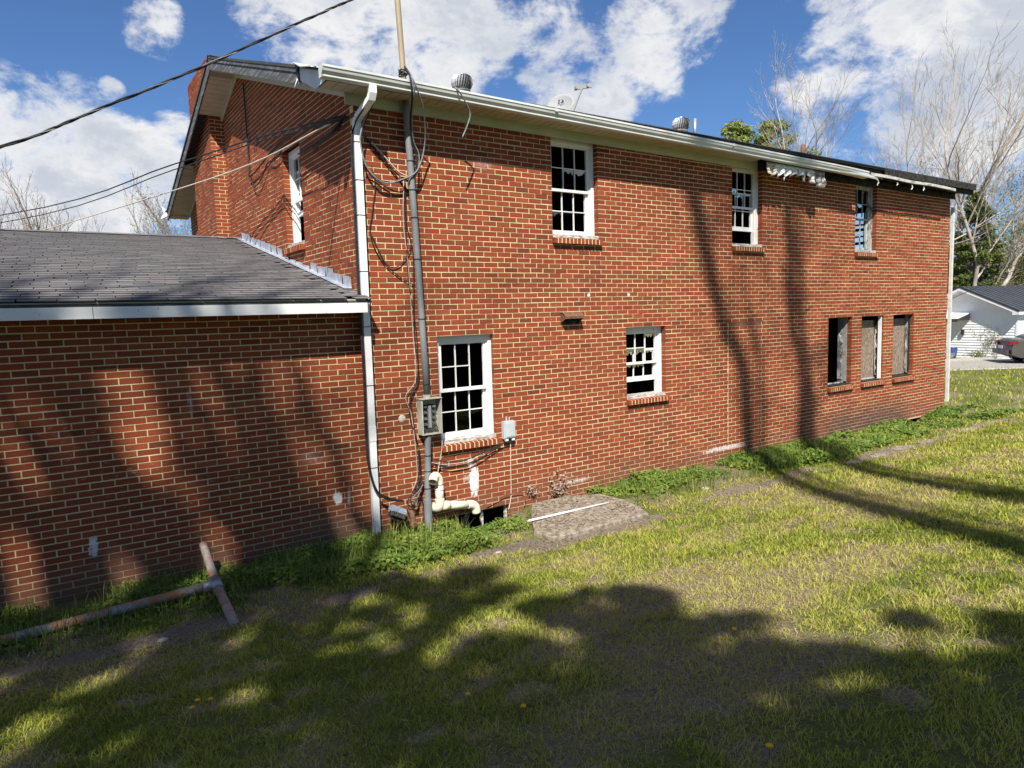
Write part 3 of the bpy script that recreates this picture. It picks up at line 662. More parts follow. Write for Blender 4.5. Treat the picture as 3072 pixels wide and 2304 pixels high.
# wing roof: deck, single shingles
dk = MB()
dk.prism([(WX0-.3, -.27, wz(-.27)-.03), (-.002, -.27, wz(-.27)-.03), (-.002, WRY, WRZ-.03), (WX0-.3, WRY, WRZ-.03)], (0, 0, -.03))
dk.prism([(WX0-.3, 11.4, wz(11.4)-.03), (-.002, 11.4, wz(11.4)-.03), (-.002, WRY, WRZ-.03), (WX0-.3, WRY, WRZ-.03)], (0, 0, -.03))
WR = obj('wing_roof', dk, M['roofing'], H); WR['label'] = 'grey shingled roof of the low wing'
ang = math.atan(WS); ca, sa = math.cos(ang), math.sin(ang); EXPO, TW = .127, .305
slen = (WRY+.29)/ca; nrow = int(slen/EXPO)
tilt = .0085/EXPO
svar = []
for i in range(16):
    mb = MB(); t = random.uniform(.05, 1); th = .010; L_ = EXPO*1.5
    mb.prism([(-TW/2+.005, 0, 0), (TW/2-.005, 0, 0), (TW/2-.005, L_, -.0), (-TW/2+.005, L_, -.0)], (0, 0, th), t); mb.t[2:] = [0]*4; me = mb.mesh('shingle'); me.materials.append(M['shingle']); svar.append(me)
rotm = Matrix.Rotation(ang-tilt, 4, 'X')
items = []
for r_ in range(nrow):
    off = (r_ % 2)*.5 + .12*math.sin(r_*.7)
    for m_ in range(int(9.3/TW)+2):
        xc = -(m_+.5)*TW+off*TW
        if xc > -.16 or xc < -5.4: continue
        y_ = -.30+r_*EXPO*ca; items.append((xc, y_, wz(y_)-.012+.010, r_))
items.sort(key=lambda s: (s[0]+2.4)**2*.6+(s[1]+3)**2)
rest = MB()
for i, (xc, y_, z_, r_) in enumerate(items):
    jit = Vector((random.uniform(-.003, .003), random.uniform(-.003, .003), random.uniform(0, .002)))
    if i < 300:
        o_ = bpy.data.objects.new('shingle', random.choice(svar)); C.objects.link(o_); o_.parent = WR; o_.matrix_local = Matrix.Translation(Vector((xc, y_, z_))+jit) @ rotm
    else:
        Mx = Matrix.Translation(Vector((xc, y_, z_))+jit) @ rotm
        L_ = EXPO*1.5; cs = [(-TW/2+.005, 0, 0), (TW/2-.005, 0, 0), (TW/2-.005, L_, 0), (-TW/2+.005, L_, 0)]
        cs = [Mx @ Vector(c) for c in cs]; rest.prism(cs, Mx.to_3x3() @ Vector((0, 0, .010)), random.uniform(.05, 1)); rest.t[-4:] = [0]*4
for r_ in range(nrow):      # half tabs against the wall
    y_ = -.30+r_*EXPO*ca; Mx = Matrix.Translation((-.08, y_, wz(y_)-.003)) @ rotm
    rest.prism([Mx @ Vector(c) for c in ((-.12, 0, 0), (.077, 0, 0), (.077, .19, 0), (-.12, .19, 0))], Mx.to_3x3() @ Vector((0, 0, .006)), random.random())
tag(obj('shingle_field', rest, M['shingle'], WR), kind='stuff')
for i in range(22):
    rc = MB(); xa = -i*.25; rc.prism([(xa, WRY-.13, WRZ-.012), (xa, WRY, WRZ+.022+.004*(i % 2)), (xa, WRY+.13, WRZ-.012), (xa, WRY, WRZ+.008)], (-.252, 0, .002), random.random())
    obj('ridge_shingle', rc, M['shingle'], WR)
wf = MB(); wf.box(WX0-.3, -.062, -.29, -.266, 2.822, 2.932); obj('wing_fascia', wf, M['white'], H)['label'] = 'white fascia board of the low wing'
wf = MB(); wf.box(WX0-.3, -.07, -.262, -.245, 2.90, 2.975); obj('fascia_backing', wf, M['frieze'], H)
wf = MB(); wf.box(WX0-.3, -.08, -.262, WY+.0, 2.835, 2.85); obj('wing_soffit', wf, M['soffit'], H)
wf = MB(); wf.prism([(-.085, -.265, 2.84), (-.085, -.265, 2.95), (-.085, WY, wz(WY)-.05), (-.085, WY, 2.84)], (-.01, 0, 0)); obj('wing_eave_end', wf, M['rake'], H)
for (xa) in (-2.78, -5.8): sm = MB(); sm.box(xa, xa+.004, -.2925, -.289, 2.822, 2.932); obj('fascia_joint', sm, M['rake'], H)
# step flashing against the gable wall
for i in range(17):
    y_ = .28+i*.305; z_ = wz(y_)+.0; rnd = random.Random(i); h_ = .15+.03*rnd.random(); a_ = .25+.03*rnd.random()
    if 1.7 < y_ < 2.9: h_ *= .45
    f_ = MB(); o2 = -.010-.012*rnd.random()
    f_.prism([(o2, y_, z_+.01), (o2, y_+a_, z_+a_*WS+.015), (o2-.012*rnd.random(), y_+a_+.02*rnd.random(), z_+h_+.02*rnd.random()+.01), (o2-.020*rnd.random(), y_-.02*rnd.random(), z_+h_*.92-.01)], (.003, 0, 0))
    f_.prism([(o2, y_, z_+.01), (o2-.10, y_, z_+.012), (o2-.10, y_+a_, z_+a_*WS+.016), (o2, y_+a_, z_+a_*WS+.016)], (0, 0, .003)); obj('step_flashing', f_, M['flash'], H)

# ------------------------------------------------------------------ fixtures on the house
# service mast: grey conduit on the wall, tan mast above the roof
T = thing('service_mast', 'grey conduit up the front wall ending in a tan mast above the gutter', 'mast', (.7, -.09, 0))
mb = MB(); mb.tube([(.70, -.09, .0), (.70, -.09, .45)], .052, 14); obj('base_sleeve', mb, M['conduit'], T)
mb = MB(); mb.tube([(.70, -.09, .40), (.735, -.085, 1.10), (.745, -.085, 1.25)], .041, 14); obj('lower_conduit', mb, M['conduit'], T)
mb = MB(); mb.tube([(.755, -.085, 1.74), (.745, -.085, 2.2), (.70, -.085, 3.6), (.645, -.085, 5.1), (.64, -.085, 5.34)], .041, 14, True); obj('conduit', mb, M['conduit'], T, True)
mb = MB(); mb.tube([(.535, -.27, 5.36), (.53, -.27, 5.6), (.485, -.27, 6.7), (.46, -.27, 7.3)], .033, 12); obj('mast_pipe', mb, M['mast'], T, True)
mb = MB(); mb.lathe([(0, .0), (.05, .0), (.06, .05), (.06, .14), (.03, .2), (0, .21)], (.46, -.27, 7.3), 14); obj('weather_head', mb, M['conduit'], T, True)
for z_, x_ in ((4.62, .664), (4.28, .675), (3.95, .686), (3.45, .705), (2.72, .728), (1.9, .752), (1.0, .73), (.8, .72), (.58, .708)):
    mb = MB(); mb.tube([(x_, -.086, z_), (x_, -.086, z_+.012)], .0445, 14); obj('strap', mb, M['cable'], T)
mb = MB(); mb.tube([(.755, -.085, 1.72), (.755, -.085, 1.78)], .05, 14); obj('hub', mb, M['boxgrey'], T)
# meter box with its cover off
T = thing('meter_box', 'open grey electric meter box with its cover missing, fixed to the conduit', 'meter box', (.79, -.01, 1.27))
a, b, c, d = .645, .925, 1.275, 1.725; y0, y1 = -.145, -.012
mb = MB(); mb.box(a, a+.006, y0, y1, c, d); mb.box(b-.006, b, y0, y1, c, d); mb.box(a+.006, b-.006, y0, y1, c, c+.006); mb.box(a-.008, b+.008, y0-.01, y1, d, d+.008); mb.box(a+.006, b-.006, y1-.006, y1, c+.006, d)
mb.box(a+.006, a+.016, y0, y0+.006, c+.006, d); mb.box(a+.016, b-.006, y0, y0+.006, c+.006, c+.018); obj('case', mb, M['boxgrey'], T)
mb = MB(); mb.box(a+.06, b-.06, y1-.045, y1-.008, c+.06, d-.08); obj('base_block', mb, M['boxdark'], T)
for i in range(4):
    for sx in (-1, 1):
        mb = MB(); xx = (a+b)/2+sx*.062; zz = c+.11+i*.075
        mb.box(xx-.022, xx+.022, y1-.075, y1-.046, zz, zz+.03); mb.box(xx-.012, xx+.012, y1-.095, y1-.076, zz+.006, zz+.024); obj('jaw', mb, M['rake'], T)
mb = MB(); mb.box((a+b)/2-.018, (a+b)/2+.018, y1-.08, y1-.046, c+.08, d-.09); obj('bus_bar', mb, M['conduit'], T)
for i in range(5):
    mb = MB(); x_ = a+.05+i*.045; mb.tube(smoothpath([(x_, y1-.03, c+.02), (x_+.02, y1-.07, c+.06), (x_-.01, y1-.05, c+.11)], 4), .007, 6); obj('stub_wire', mb, M['boxdark'], T)
# telephone junction box
T = thing('junction_box', 'small pale grey plastic junction box to the right of the lower window sill', 'junction box', (2.0, -.02, 1.05))
mb = MB(); mb.box(1.915, 2.095, -.065, -.003, 1.06, 1.30); obj('back_box', mb, M['plastic'], T)
mb = MB(); mb.prism([(1.925, -.066, 1.075), (2.085, -.066, 1.075), (2.085, -.066, 1.285), (1.925, -.066, 1.285)], (0, -.018, 0)); mb.box(1.94, 2.07, -.092, -.085, 1.09, 1.27); obj('cover', mb, M['plastic'], T)
for x_ in (1.935, 2.04): mb = MB(); mb.box(x_, x_+.04, -.075, -.02, 1.03, 1.058); obj('cable_clamp', mb, M['white'], T)
mb = MB(); mb.box(1.93, 2.08, -.06, -.015, 1.00, 1.03); obj('grommet', mb, M['cable'], T)
mb = MB(); mb.box(1.985, 2.0, -.02, -.003, 1.301, 1.36); obj('hanger', mb, M['plastic'], T)
for z_ in (1.12, 1.22): mb = MB(); mb.box(2.096, 2.108, -.05, -.02, z_, z_+.02); obj('latch', mb, M['plastic'], T)
# vent hood
T = thing('vent_hood', 'brown metal exhaust vent hood on the front wall', 'vent', (3.15, 0, 2.6))
mb = MB(); mb.prism([(2.98, -.002, 2.76), (2.98, -.07, 2.755), (2.98, -.125, 2.70), (2.98, -.125, 2.665), (2.98, -.118, 2.665), (2.98, -.118, 2.695), (2.98, -.065, 2.745), (2.98, -.002, 2.748)], (.345, 0, 0)); obj('hood', mb, M['rust'], T)
mb = MB(); mb.prism([(2.985, -.002, 2.745), (2.985, -.12, 2.69), (2.985, -.12, 2.665), (2.985, -.002, 2.60)], (.006, 0, 0)); mb.prism([(3.314, -.002, 2.745), (3.314, -.12, 2.69), (3.314, -.12, 2.665), (3.314, -.002, 2.60)], (.006, 0, 0)); obj('side_plate', mb, M['rust'], T)
mb = MB(); mb.box(3.0, 3.31, -.012, -.002, 2.59, 2.74); obj('throat', mb, M['char'], T)
# hose bib scar on the wall
mb = MB(); mb.lathe([(0, .012), (.028, .010), (.045, .004), (.05, 0)], (.44, -.001, 1.50), 10, rot=Matrix.Rotation(R(90), 3, 'X')); tag(obj('wall_plug', mb, M['whitecable'], None, True), 'round yellowish putty plug on the brick left of the meter box', 'plug')
# cream drain pipe
T = thing('drain_pipe', 'cream plastic drain pipe with elbows beside the basement window', 'pipe', (.85, -.14, .1))
rr = .058
mb = MB(); mb.tube(smoothpath([(.715, -.22, .69), (.755, -.18, .735), (.80, -.15, .735), (.84, -.14, .69), (.845, -.14, .62)], 5), rr, 16, False); o_ = obj('inlet_elbow', mb, M['pvc'], T, True); o_.modifiers.new('s', 'SOLIDIFY').thickness = .006
mb = MB(); mb.tube([(.845, -.14, .62), (.845, -.14, .36)], rr-.004, 16); mb.tube([(.845, -.14, .555), (.845, -.14, .565)], rr+.001, 16); obj('riser', mb, M['pvc'], T, True)
mb = MB(); mb.tube(smoothpath([(.845, -.14, .44), (.845, -.14, .36), (.83, -.11, .32), (.80, -.02, .31)], 5), rr+.004, 16); obj('wall_elbow', mb, M['pvc'], T, True)
mb = MB(); mb.tube([(.86, -.14, .345), (1.29, -.14, .28)], rr-.004, 16); mb.tube([(.885, -.14, .342), (.98, -.14, .327)], rr+.003, 16); obj('cross_pipe', mb, M['pvc'], T, True)
mb = MB(); mb.tube(smoothpath([(1.25, -.14, .286), (1.32, -.14, .272), (1.37, -.14, .235), (1.385, -.14, .15)], 5), rr+.001, 16, False); o_ = obj('outlet_elbow', mb, M['pvc'], T, True); o_.modifiers.new('s', 'SOLIDIFY').thickness = .006
M['lens'] = plain('dusty_lens', (.20, .25, .30), (.32, .37, .42), 20, .3)
# finned lamp housing hanging in the cables
T = thing('flood_lamp', 'old finned grey lamp housing hanging among cables at the foot of the downspout', 'lamp', (.26, -.15, .33))
rot = Matrix.Rotation(R(28), 3, 'Y') @ Matrix.Rotation(R(-18), 3, 'X'); lc = Vector((.165, -.20, .40))
def lp(x, y, z): return lc + rot @ Vector((x, y, z))
mb = MB(); mb.prism([lp(0, .0, .02), lp(0, .11, .02), lp(0, .13, .07), lp(0, .10, .12), lp(0, .03, .10), lp(0, -.01, .055)], rot @ Vector((.19, 0, 0))); obj('housing', mb, M['lens'], T)
for i in range(8): mb = MB(); mb.obox(lp(.008+i*.023, -.022, -.035), rot @ Vector((.008, 0, 0)), rot @ Vector((0, .12, 0)), rot @ Vector((0, .01, .06))); obj('fin', mb, M['boxdark'], T)
mb = MB(); mb.tube(smoothpath([lp(.0, .06, .03), lp(-.02, .05, -.04), lp(.06, .02, -.075), lp(.16, .04, -.05), lp(.20, .06, .03)], 4), .008, 6); obj('bracket', mb, M['cable'], T, True)
T = thing('rusty_valve', 'rusty pipe stub with round valve between lamp housing and conduit', 'valve', (.47, -.1, .0))
mb = MB(); mb.tube(smoothpath([(.46, -.04, .36), (.47, -.09, .30), (.48, -.10, .2), (.47, -.10, .0)], 4), .035, 10); obj('stub', mb, M['rust'], T, True)
mb = MB(); mb.lathe([(.02, -.01), (.045, -.006), (.045, .006), (.02, .01)], (.47, -.15, .17), 14, rot=Matrix.Rotation(R(80), 3, 'X')); obj('hand_wheel', mb, M['rust'], T, True)
mb = MB(); mb.tube([(.47, -.09, .17), (.47, -.16, .17)], .012, 8); obj('stem', mb, M['rust'], T)

# ------------------------------------------------------------------ cables and wires (each its own thing)
def wire(name, pts, r, mat, label, n=6, group=None, straight=False, sides=6):
    mb = MB(); mb.tube(pts if straight else smoothpath(pts, n), r, sides); o = obj(name, mb, M[mat], None, True); return tag(o, label, 'cable', group)
# twisted service drop from the mast to the upper left
P0 = Vector((.38, -.5, 7.0)); path = [(-9.5, -.9, 1.9), (-7, -.7, 2.75), (-5, -.57, 3.55), (-3.35, -.5, 4.27), (-2.66, -.5, 4.65), (-1.74, -.5, 5.18), (-.77, -.5, 5.78), (-.18, -.5, 6.14), (.2, -.4, 6.40), (.46, -.28, 6.62)]
sp_ = smoothpath(path, 12); mb = MB()
T = thing('service_drop', 'thick twisted black power cable crossing the sky to the mast', 'cable', (.38, -.5, 6.5))
for k3, (nm, rad) in enumerate((('bare_neutral', .005), ('insulated_line', .0085), ('insulated_line', .0085))):
    mb = MB(); pts = []
    for i, p in enumerate(sp_):
        q = i*.85+k3*2.09; pts.append(p+Vector((0, math.cos(q)*.0095, math.sin(q)*.0095)))
    mb.tube(pts, rad, 6); obj(nm, mb, M['cable' if k3 else 'greycable'], T, True)
wire('phone_line', [(-12.5, 28, 5.9), (-3.7, 12, 5.36), (-1.05, 5.5, 5.50), (-.40, 2.5, 5.36), (-.10, .1, 5.10)], .011, 'cable', 'upper of two parallel black phone lines running left from the house corner')
wire('phone_line', [(-12.6, 28, 5.5), (-3.75, 12, 5.18), (-1.07, 5.5, 5.40), (-.41, 2.5, 5.30), (-.10, .12, 5.06)], .009, 'cable', 'lower of two parallel black phone lines running left from the house corner')
wire('pale_line', [(-9.0, 40, 5.9), (-2.95, 15, 5.38), (-1.08, 6.0, 5.11), (-.38, 3.0, 5.10), (-.27, .4, 5.00), (-.20, .2, 5.02)], .010, 'whitecable', 'pale wire stretched past the gable towards the left')
wire('gable_cable', [(-.03, 4.6, 6.75), (-.03, 4.58, 6.2), (-.035, 4.55, 5.35), (-.05, 4.5, 5.2), (-.05, 3.8, 5.25), (-.05, 3.0, 5.35), (-.05, 2.0, 5.35), (-.06, .8, 5.2), (-.03, .1, 5.1)], .012, 'cable', 'black cable stapled down the gable then across to the corner')
wire('gable_cable', [(-.03, 4.5, 5.2), (-.06, 4.2, 4.98), (-.05, 3.8, 5.05), (-.04, 3.4, 5.22), (-.05, 3.0, 5.18), (-.04, 2.6, 5.26)], .010, 'cable', 'short black cable drooping in loops across the gable')
for i in range(5):
    rnd = random.Random(i+3); wire('splice_tail', [(-.06, .08+.05*i, 5.12-.03*i), (-.12, .35+.1*i, 5.0-.05*rnd.random()), (-.10, .6+.15*i, 5.02-.1*rnd.random()), (-.05, .9+.25*i, 5.0+.06*rnd.random())], .009, 'cable', 'tangled black cable end at the top of the house corner', group='cable tangle at the house corner')
wire('looped_cable', [(.07, -.42, 5.30), (.11, -.30, 5.19), (.07, -.15, 5.01), (.02, -.13, 4.84), (.03, -.12, 4.70), (.09, -.10, 4.51), (.20, -.10, 4.39), (.34, -.10, 4.34), (.52, -.12, 4.39), (.69, -.15, 4.48), (.78, -.15, 4.63), (.82, -.17, 4.80), (.80, -.25, 4.96), (.70, -.4, 5.19), (.55, -.51, 5.40), (.52, -.46, 5.49), (.53, -.31, 5.58)], .009, 'greycable', 'grey cable looping from the downspout outlet under and up to the mast')
wire('looped_cable', [(.09, -.40, 5.27), (.13, -.28, 5.17), (.085, -.14, 5.0), (.035, -.12, 4.80), (.06, -.10, 4.60), (.14, -.09, 4.45), (.30, -.09, 4.36), (.50, -.1, 4.37), (.64, -.10, 4.44)], .007, 'cable', 'thin black cable hanging beside the grey loop near the downspout')
wire('pale_wire', [(.20, -.03, 4.81), (.36, -.03, 4.66), (.52, -.03, 4.51), (.66, -.04, 4.45)], .007, 'whitecable', 'short pale wire slanting across the brick between downspout and conduit')
wire('slanting_cable', [(.12, -.02, 4.88), (.20, -.02, 4.78), (.42, -.02, 4.54), (.67, -.02, 4.27)], .008, 'cable', 'black cable slanting down to the conduit below the loop')
wire('swag_cable', [(.05, -.1, 4.54), (.19, -.03, 4.41), (.36, -.03, 4.31), (.51, -.03, 4.26), (.66, -.03, 4.31)], .008, 'cable', 'black cable swagged lowest between downspout and conduit')
wire('hanging_cable', [(.19, -.02, 4.55), (.22, -.02, 4.32), (.17, -.02, 4.0), (.13, -.02, 3.75), (.25, -.02, 3.45), (.48, -.02, 3.25), (.66, -.02, 3.15)], .006, 'cable', 'thin black cable hanging down the brick beside the downspout')
wire('hanging_cable', [(.14, -.02, 3.75), (.30, -.02, 3.42), (.44, -.02, 3.36), (.60, -.02, 3.5), (.66, -.03, 3.65)], .006, 'cable', 'thin black cable curving up to the conduit')
for i, (dx, m_) in enumerate(((0, 'cable'), (.012, 'cable'), (.03, 'greycable'))):
    wire('mast_drop_wire', [(.53+dx*.5, -.31, 5.64), (.50+dx, -.47, 5.50), (.50+dx, -.51, 5.38), (.53+dx, -.46, 5.25), (.60+dx, -.25, 5.05), (.66+dx, -.15, 4.85), (.72+dx*1.5, -.13, 4.7), (.70+dx, -.13, 4.5), (.63, -.1, 4.35)], .007, m_, ('left', 'middle', 'grey right')[i]+' wire of the bunch hanging from the mast foot')
for i in range(4):
    q = i*1.6; wire('mast_coil', [(.53+.05*math.cos(q+t), -.27+.05*math.sin(q+t), 5.56+.012*i+.02*math.sin(2*t)) for t in np.linspace(0, 5.2, 9)], .008, 'cable', 'black wire wound round the mast at the gutter', group='wire wound on the mast')
for i, dx in enumerate((-.07, -.095, -.055)):
    wire('conduit_wire', [(.62+dx*.4, -.05, 4.4), (.66+dx, -.03, 3.9), (.70+dx+.03*(i-1), -.03, 3.2+.15*i), (.72+dx-.02*(i-1), -.03, 2.6), (.735+dx, -.03, 2.0), (.62+dx-.04*(i == 1), -.04, 1.78), (.60+dx*.6-.05*(i == 2), -.05, 1.55), (.63+dx*.6, -.05, 1.25), (.70+dx*1.2, -.05, 1.05), (.69+dx*1.1, -.05, .75), (.60+dx, -.06, .58)], .0055 if i != 1 else .004, 'cable' if i != 1 else 'whitecable', ('black wire running beside the conduit down past the meter box', 'pale wire running beside the conduit down past the meter box', 'thin black wire closest to the conduit running past the meter box')[i])
for i, dx in enumerate((-.055, -.075, -.065)):
    wire('downspout_cable', [(.02, -.3, 5.12), (-.02, -.1, 4.98), (dx+.0, -.08, 4.75), (dx, -.07, 4.0), (dx-.005, -.07, 3.1), (dx, -.09, 2.2), (dx-.01, -.09, 1.41), (dx-.01, -.11, 1.0+.03*i), (dx+.06, -.12, .70), (.10, -.13, .60-.015*i), (.24, -.13, .535-.01*i), (.36, -.12, .49)], .008, 'cable', ('outer', 'middle', 'inner')[i]+' black cable strapped along the left side of the corner downspout')
for i in range(3):
    wire('tangle_cable', [(.66, -.06, .72-.04*i), (.58, -.10, .62-.02*i), (.46, -.12, .55-.03*i), (.40+.05*i, -.13, .46), (.46+.03*i, -.12, .40), (.56, -.1, .50), (.62, -.08, .58)], .007, 'cable' if i < 2 else 'greycable', 'cable tangled between the lamp housing and the conduit', group='tangled cables by the lamp housing')
for i in range(3):
    cx_, cz_, rx_, rz_ = .31+.015*i, .20, .075-.012*i, .13-.01*i
    wire('coil_loop', [(cx_+rx_*math.sin(t), -.10-.01*i, cz_+rz_*math.cos(t)) for t in np.linspace(.3, 6.0, 12)], .007, 'cable', 'black cable coil hanging under the lamp housing', group='cable coil under the lamp housing')
wire('loose_cable', [(.60, -.05, .60), (.64, -.05, .45), (.66, -.05, .3), (.64, -.06, .16), (.58, -.07, .08), (.52, -.07, .06)], .007, 'cable', 'loose black cable hanging to the ground left of the conduit base')
wire('sill_cable', [(.79, -.06, .87), (1.04, -.06, .81), (1.27, -.06, .80), (1.49, -.06, .84), (1.75, -.06, .95), (1.93, -.06, 1.02)], .008, 'cable', 'lowest black cable swagged under the window sill to the junction box')
wire('sill_cable', [(.79, -.06, .96), (.98, -.06, .885), (1.20, -.055, .86), (1.40, -.055, .88), (1.70, -.06, .96), (1.95, -.06, 1.02)], .007, 'cable', 'upper black cable swagged under the window sill to the junction box')
wire('sill_cable', [(.79, -.05, .90), (1.0, -.05, .845), (1.35, -.05, .84), (1.65, -.05, .935), (1.97, -.05, 1.015)], .005, 'whitecable', 'thin pale wire following the cables under the window sill')
wire('box_lead', [(2.03, -.04, 1.02), (2.035, -.03, .85), (2.03, -.025, .63), (2.025, -.025, .3), (1.99, -.04, .14), (1.95, -.06, .07)], .006, 'whitecable', 'pale wire hanging straight down from the junction box')
wire('ground_wire', [(1.45, -.08, .20), (1.7, -.06, .245), (1.94, -.04, .275), (2.21, -.05, .27), (2.23, -.07, .2), (2.19, -.09, .12), (2.10, -.1, .03)], .005, 'rust', 'rusty thin wire arching above the basement window')
wire('sill_wire', [(.96, -.06, 1.22), (.955, -.06, 1.1), (.935, -.055, .98), (.90, -.06, .86), (.85, -.10, .74)], .005, 'whitecable', 'pale wire from the sill corner down to the drain pipe inlet')
wire('dangling_cable', [(1.10, -.47, 5.45), (1.13, -.50, 5.41), (1.22, -.47, 5.33), (1.33, -.42, 5.20), (1.30, -.40, 5.06), (1.22, -.40, 4.90)], .009, 'greycable', 'short grey cable dangling over the gutter edge')

# ------------------------------------------------------------------ roof fittings
def turbine(loc, label, rad=.21):
    T = thing('turbine_vent', label, 'vent', loc, 'spinning roof vents'); x, y, z = loc
    mb = MB(); mb.lathe([(rad*.72, -.25), (rad*.68, .0), (rad*.74, .02), (rad*.74, .05), (rad*.60, .06)], loc, 20); obj('neck', mb, M['rake'], T, True)
    mb = MB(); mb.lathe([(rad*.55, .05), (rad*.8, .12), (rad*.86, .2), (rad*.7, .28), (rad*.3, .315), (0, .32)], loc, 16); obj('core', mb, M['char'], T, True)
    for i in range(24):
        q = 2*math.pi*i/24; pr = [(.62, .05), (.86, .10), (.99, .17), (.97, .24), (.80, .30), (.50, .33), (.12, .345)]; mb = MB(); A, B = [], []
        for k, (r, h) in enumerate(pr):
            q1 = q+.45*k/6; w_ = .125
            A.append((x+rad*r*math.cos(q1), y+rad*r*math.sin(q1), z+h)); B.append((x+rad*(r*.9)*math.cos(q1+w_), y+rad*(r*.9)*math.sin(q1+w_), z+h-.004))
        for k in range(6): mb.face([A[k], A[k+1], B[k+1], B[k]])
        obj('fin', mb, M['fin'], T, True)
    mb = MB(); mb.lathe([(rad*.2, .345), (rad*.18, .36), (0, .365)], loc, 12); obj('cap', mb, M['fin'], T, True)
M['fin'] = plain('bright_aluminium', (.80, .80, .80), (.62, .62, .63), 30, .3, .55)
turbine((3.75, 3.77, 6.93), 'bright finned turbine vent on the roof nearest the mast')
turbine((9.56, 3.6, 6.86), 'bright finned turbine vent on the roof farther along')
mb = MB(); mb.tube([(10.39, 3.9, 6.8), (10.39, 3.9, 7.36)], .045, 12); tag(obj('vent_pipe', mb, M['galv'], None, True), 'grey plumbing vent pipe standing beside the farther turbine vent', 'pipe')
mb = MB(); mb.tube([(11.94, 2.0, 6.15), (11.94, 2.0, 6.51)], .055, 12); tag(obj('vent_pipe', mb, M['rust'], None, True), 'short rusty vent pipe above the crumpled soffit', 'pipe')
# satellite dish
T = thing('satellite_dish', 'pale grey satellite dish showing above the gutter with receiver arm', 'satellite dish', (6.66, 4.4, 7.03))
dn_ = (Vector((-.80, -.45, .42))).normalized(); rx_ = dn_.cross(Vector((0, 0, 1))).normalized(); ry_ = rx_.cross(dn_).normalized(); dc = Vector((6.58, 4.35, 7.24)); mb = MB()
rings = [[dc + rx_*(.34*r*math.cos(q)) + ry_*(.27*r*math.sin(q)) + dn_*(.055*r*r) for q in np.linspace(0, 2*math.pi, 33)[:-1]] for r in (.02, .3, .55, .8, 1.)]
for rg_ in rings: mb.v += [tuple(q) for q in rg_]
for j in range(4):
    for k in range(32): l = (k+1) % 32; mb.f.append((j*32+k, j*32+l, j*32+32+l, j*32+32+k)); mb.t.append(.5)
mb.f.append(tuple(range(32))); mb.t.append(.5)
M['dish'] = plain('dish_grey', (.33, .34, .34), (.29, .30, .30), 3, .6)
o_ = obj('reflector', mb, M['dish'], T, True); o_.modifiers.new('s', 'SOLIDIFY').thickness = .006
M['logo'] = plain('logo_ink', (.06, .07, .10), (.08, .09, .12), 3, .6)
def on_dish(u, v, lift=.008):
    r2 = (u/.34)**2+(v/.27)**2; return dc+rx_*u+ry_*v+dn_*(.055*r2+lift)
mb = MB(); s_ = .001
mb.prism([on_dish(-.075, .085), on_dish(-.055, .135), on_dish(.0, .155), on_dish(-.035, .12), on_dish(.01, .085), on_dish(-.03, .075)], dn_*.002)
mb.prism([on_dish(.02, .155), on_dish(.075, .15), on_dish(.05, .12), on_dish(.075, .075), on_dish(.025, .07), on_dish(.035, .115)], dn_*.002); obj('emblem', mb, M['logo'], T)
tcv = bpy.data.curves.new('lettering', 'FONT'); tcv.body = 'DIRECTV'; tcv.size = .04; tcv.align_x = 'CENTER'; tcv.extrude = .0005
to = bpy.data.objects.new('lettering_curve', tcv); C.objects.link(to); dgp = bpy.context.evaluated_depsgraph_get(); me = bpy.data.meshes.new_from_object(to.evaluated_get(dgp)); bpy.data.objects.remove(to)
Mx = Matrix(((-rx_.x, ry_.x, dn_.x, 0), (-rx_.y, ry_.y, dn_.y, 0), (-rx_.z, ry_.z, dn_.z, 0), (0, 0, 0, 1)))
if Mx.determinant() < 0: Mx = Matrix(((rx_.x, ry_.x, dn_.x, 0), (rx_.y, ry_.y, dn_.y, 0), (rx_.z, ry_.z, dn_.z, 0), (0, 0, 0, 1)))
me.transform(Matrix.Translation(on_dish(.0, .025, .012)) @ Mx); me.materials.clear(); link('lettering', me, M['logo'], T)
mb = MB(); tip = Vector((6.86, 3.95, 7.55)); mb.tube([dc-ry_*.30, dc+Vector((.12, -.28, -.16)), tip], .022, 8); obj('arm', mb, M['dish'], T)
mb = MB(); ax_ = rx_*(1 if rx_.x > 0 else -1); mb.obox(tip-ax_*.15-Vector((0, .04, .02)), ax_*.36, Vector((0, .08, .0)), Vector((0, 0, .085))); mb.lathe([(0, 0), (.04, 0), (.045, .05), (0, .055)], tip-ax_*.12, 12); mb.lathe([(0, 0), (.04, 0), (.045, .05), (0, .055)], tip+ax_*.14, 12); obj('receiver', mb, M['dish'], T)
mb = MB(); mb.tube([dc-dn_*.02, dc-dn_*.12, dc-dn_*.12+Vector((0, 0, -.35))], .022, 8); obj('mount', mb, M['galv'], T)

# ------------------------------------------------------------------ things on the ground by the wall
M['oldpipe'] = (lambda m: m.done(m.mix(m.step(m.noise(6, 5, .65), .45, .62), m.mix(m.step(m.noise(30, 4, .6), .4, .6), (.36, .34, .31), (.26, .235, .205)), (.36, .17, .085)), .75, .15))(MT('old_pipe'))
T = thing('clothesline_post', 'toppled T-shaped rusty pipe post lying against the wing wall', 'post', (-1.96, -.7, .05))
mb = MB(); mb.tube([(-6.2, -.74, .10), (-3.69, -.72, .13), (-2.02, -.70, .19)], .044, 14); obj('shaft', mb, M['oldpipe'], T, True)
mb = MB(); mb.tube([(-1.963, -1.45, .035), (-1.963, -.72, .18)], .044, 14); obj('crossbar', mb, M['oldpipe'], T, True)
mb = MB(); mb.tube([(-1.963, -.68, .195), (-1.963, -.13, .44)], .041, 14); obj('crossbar', mb, M['oldpipe'], T, True)
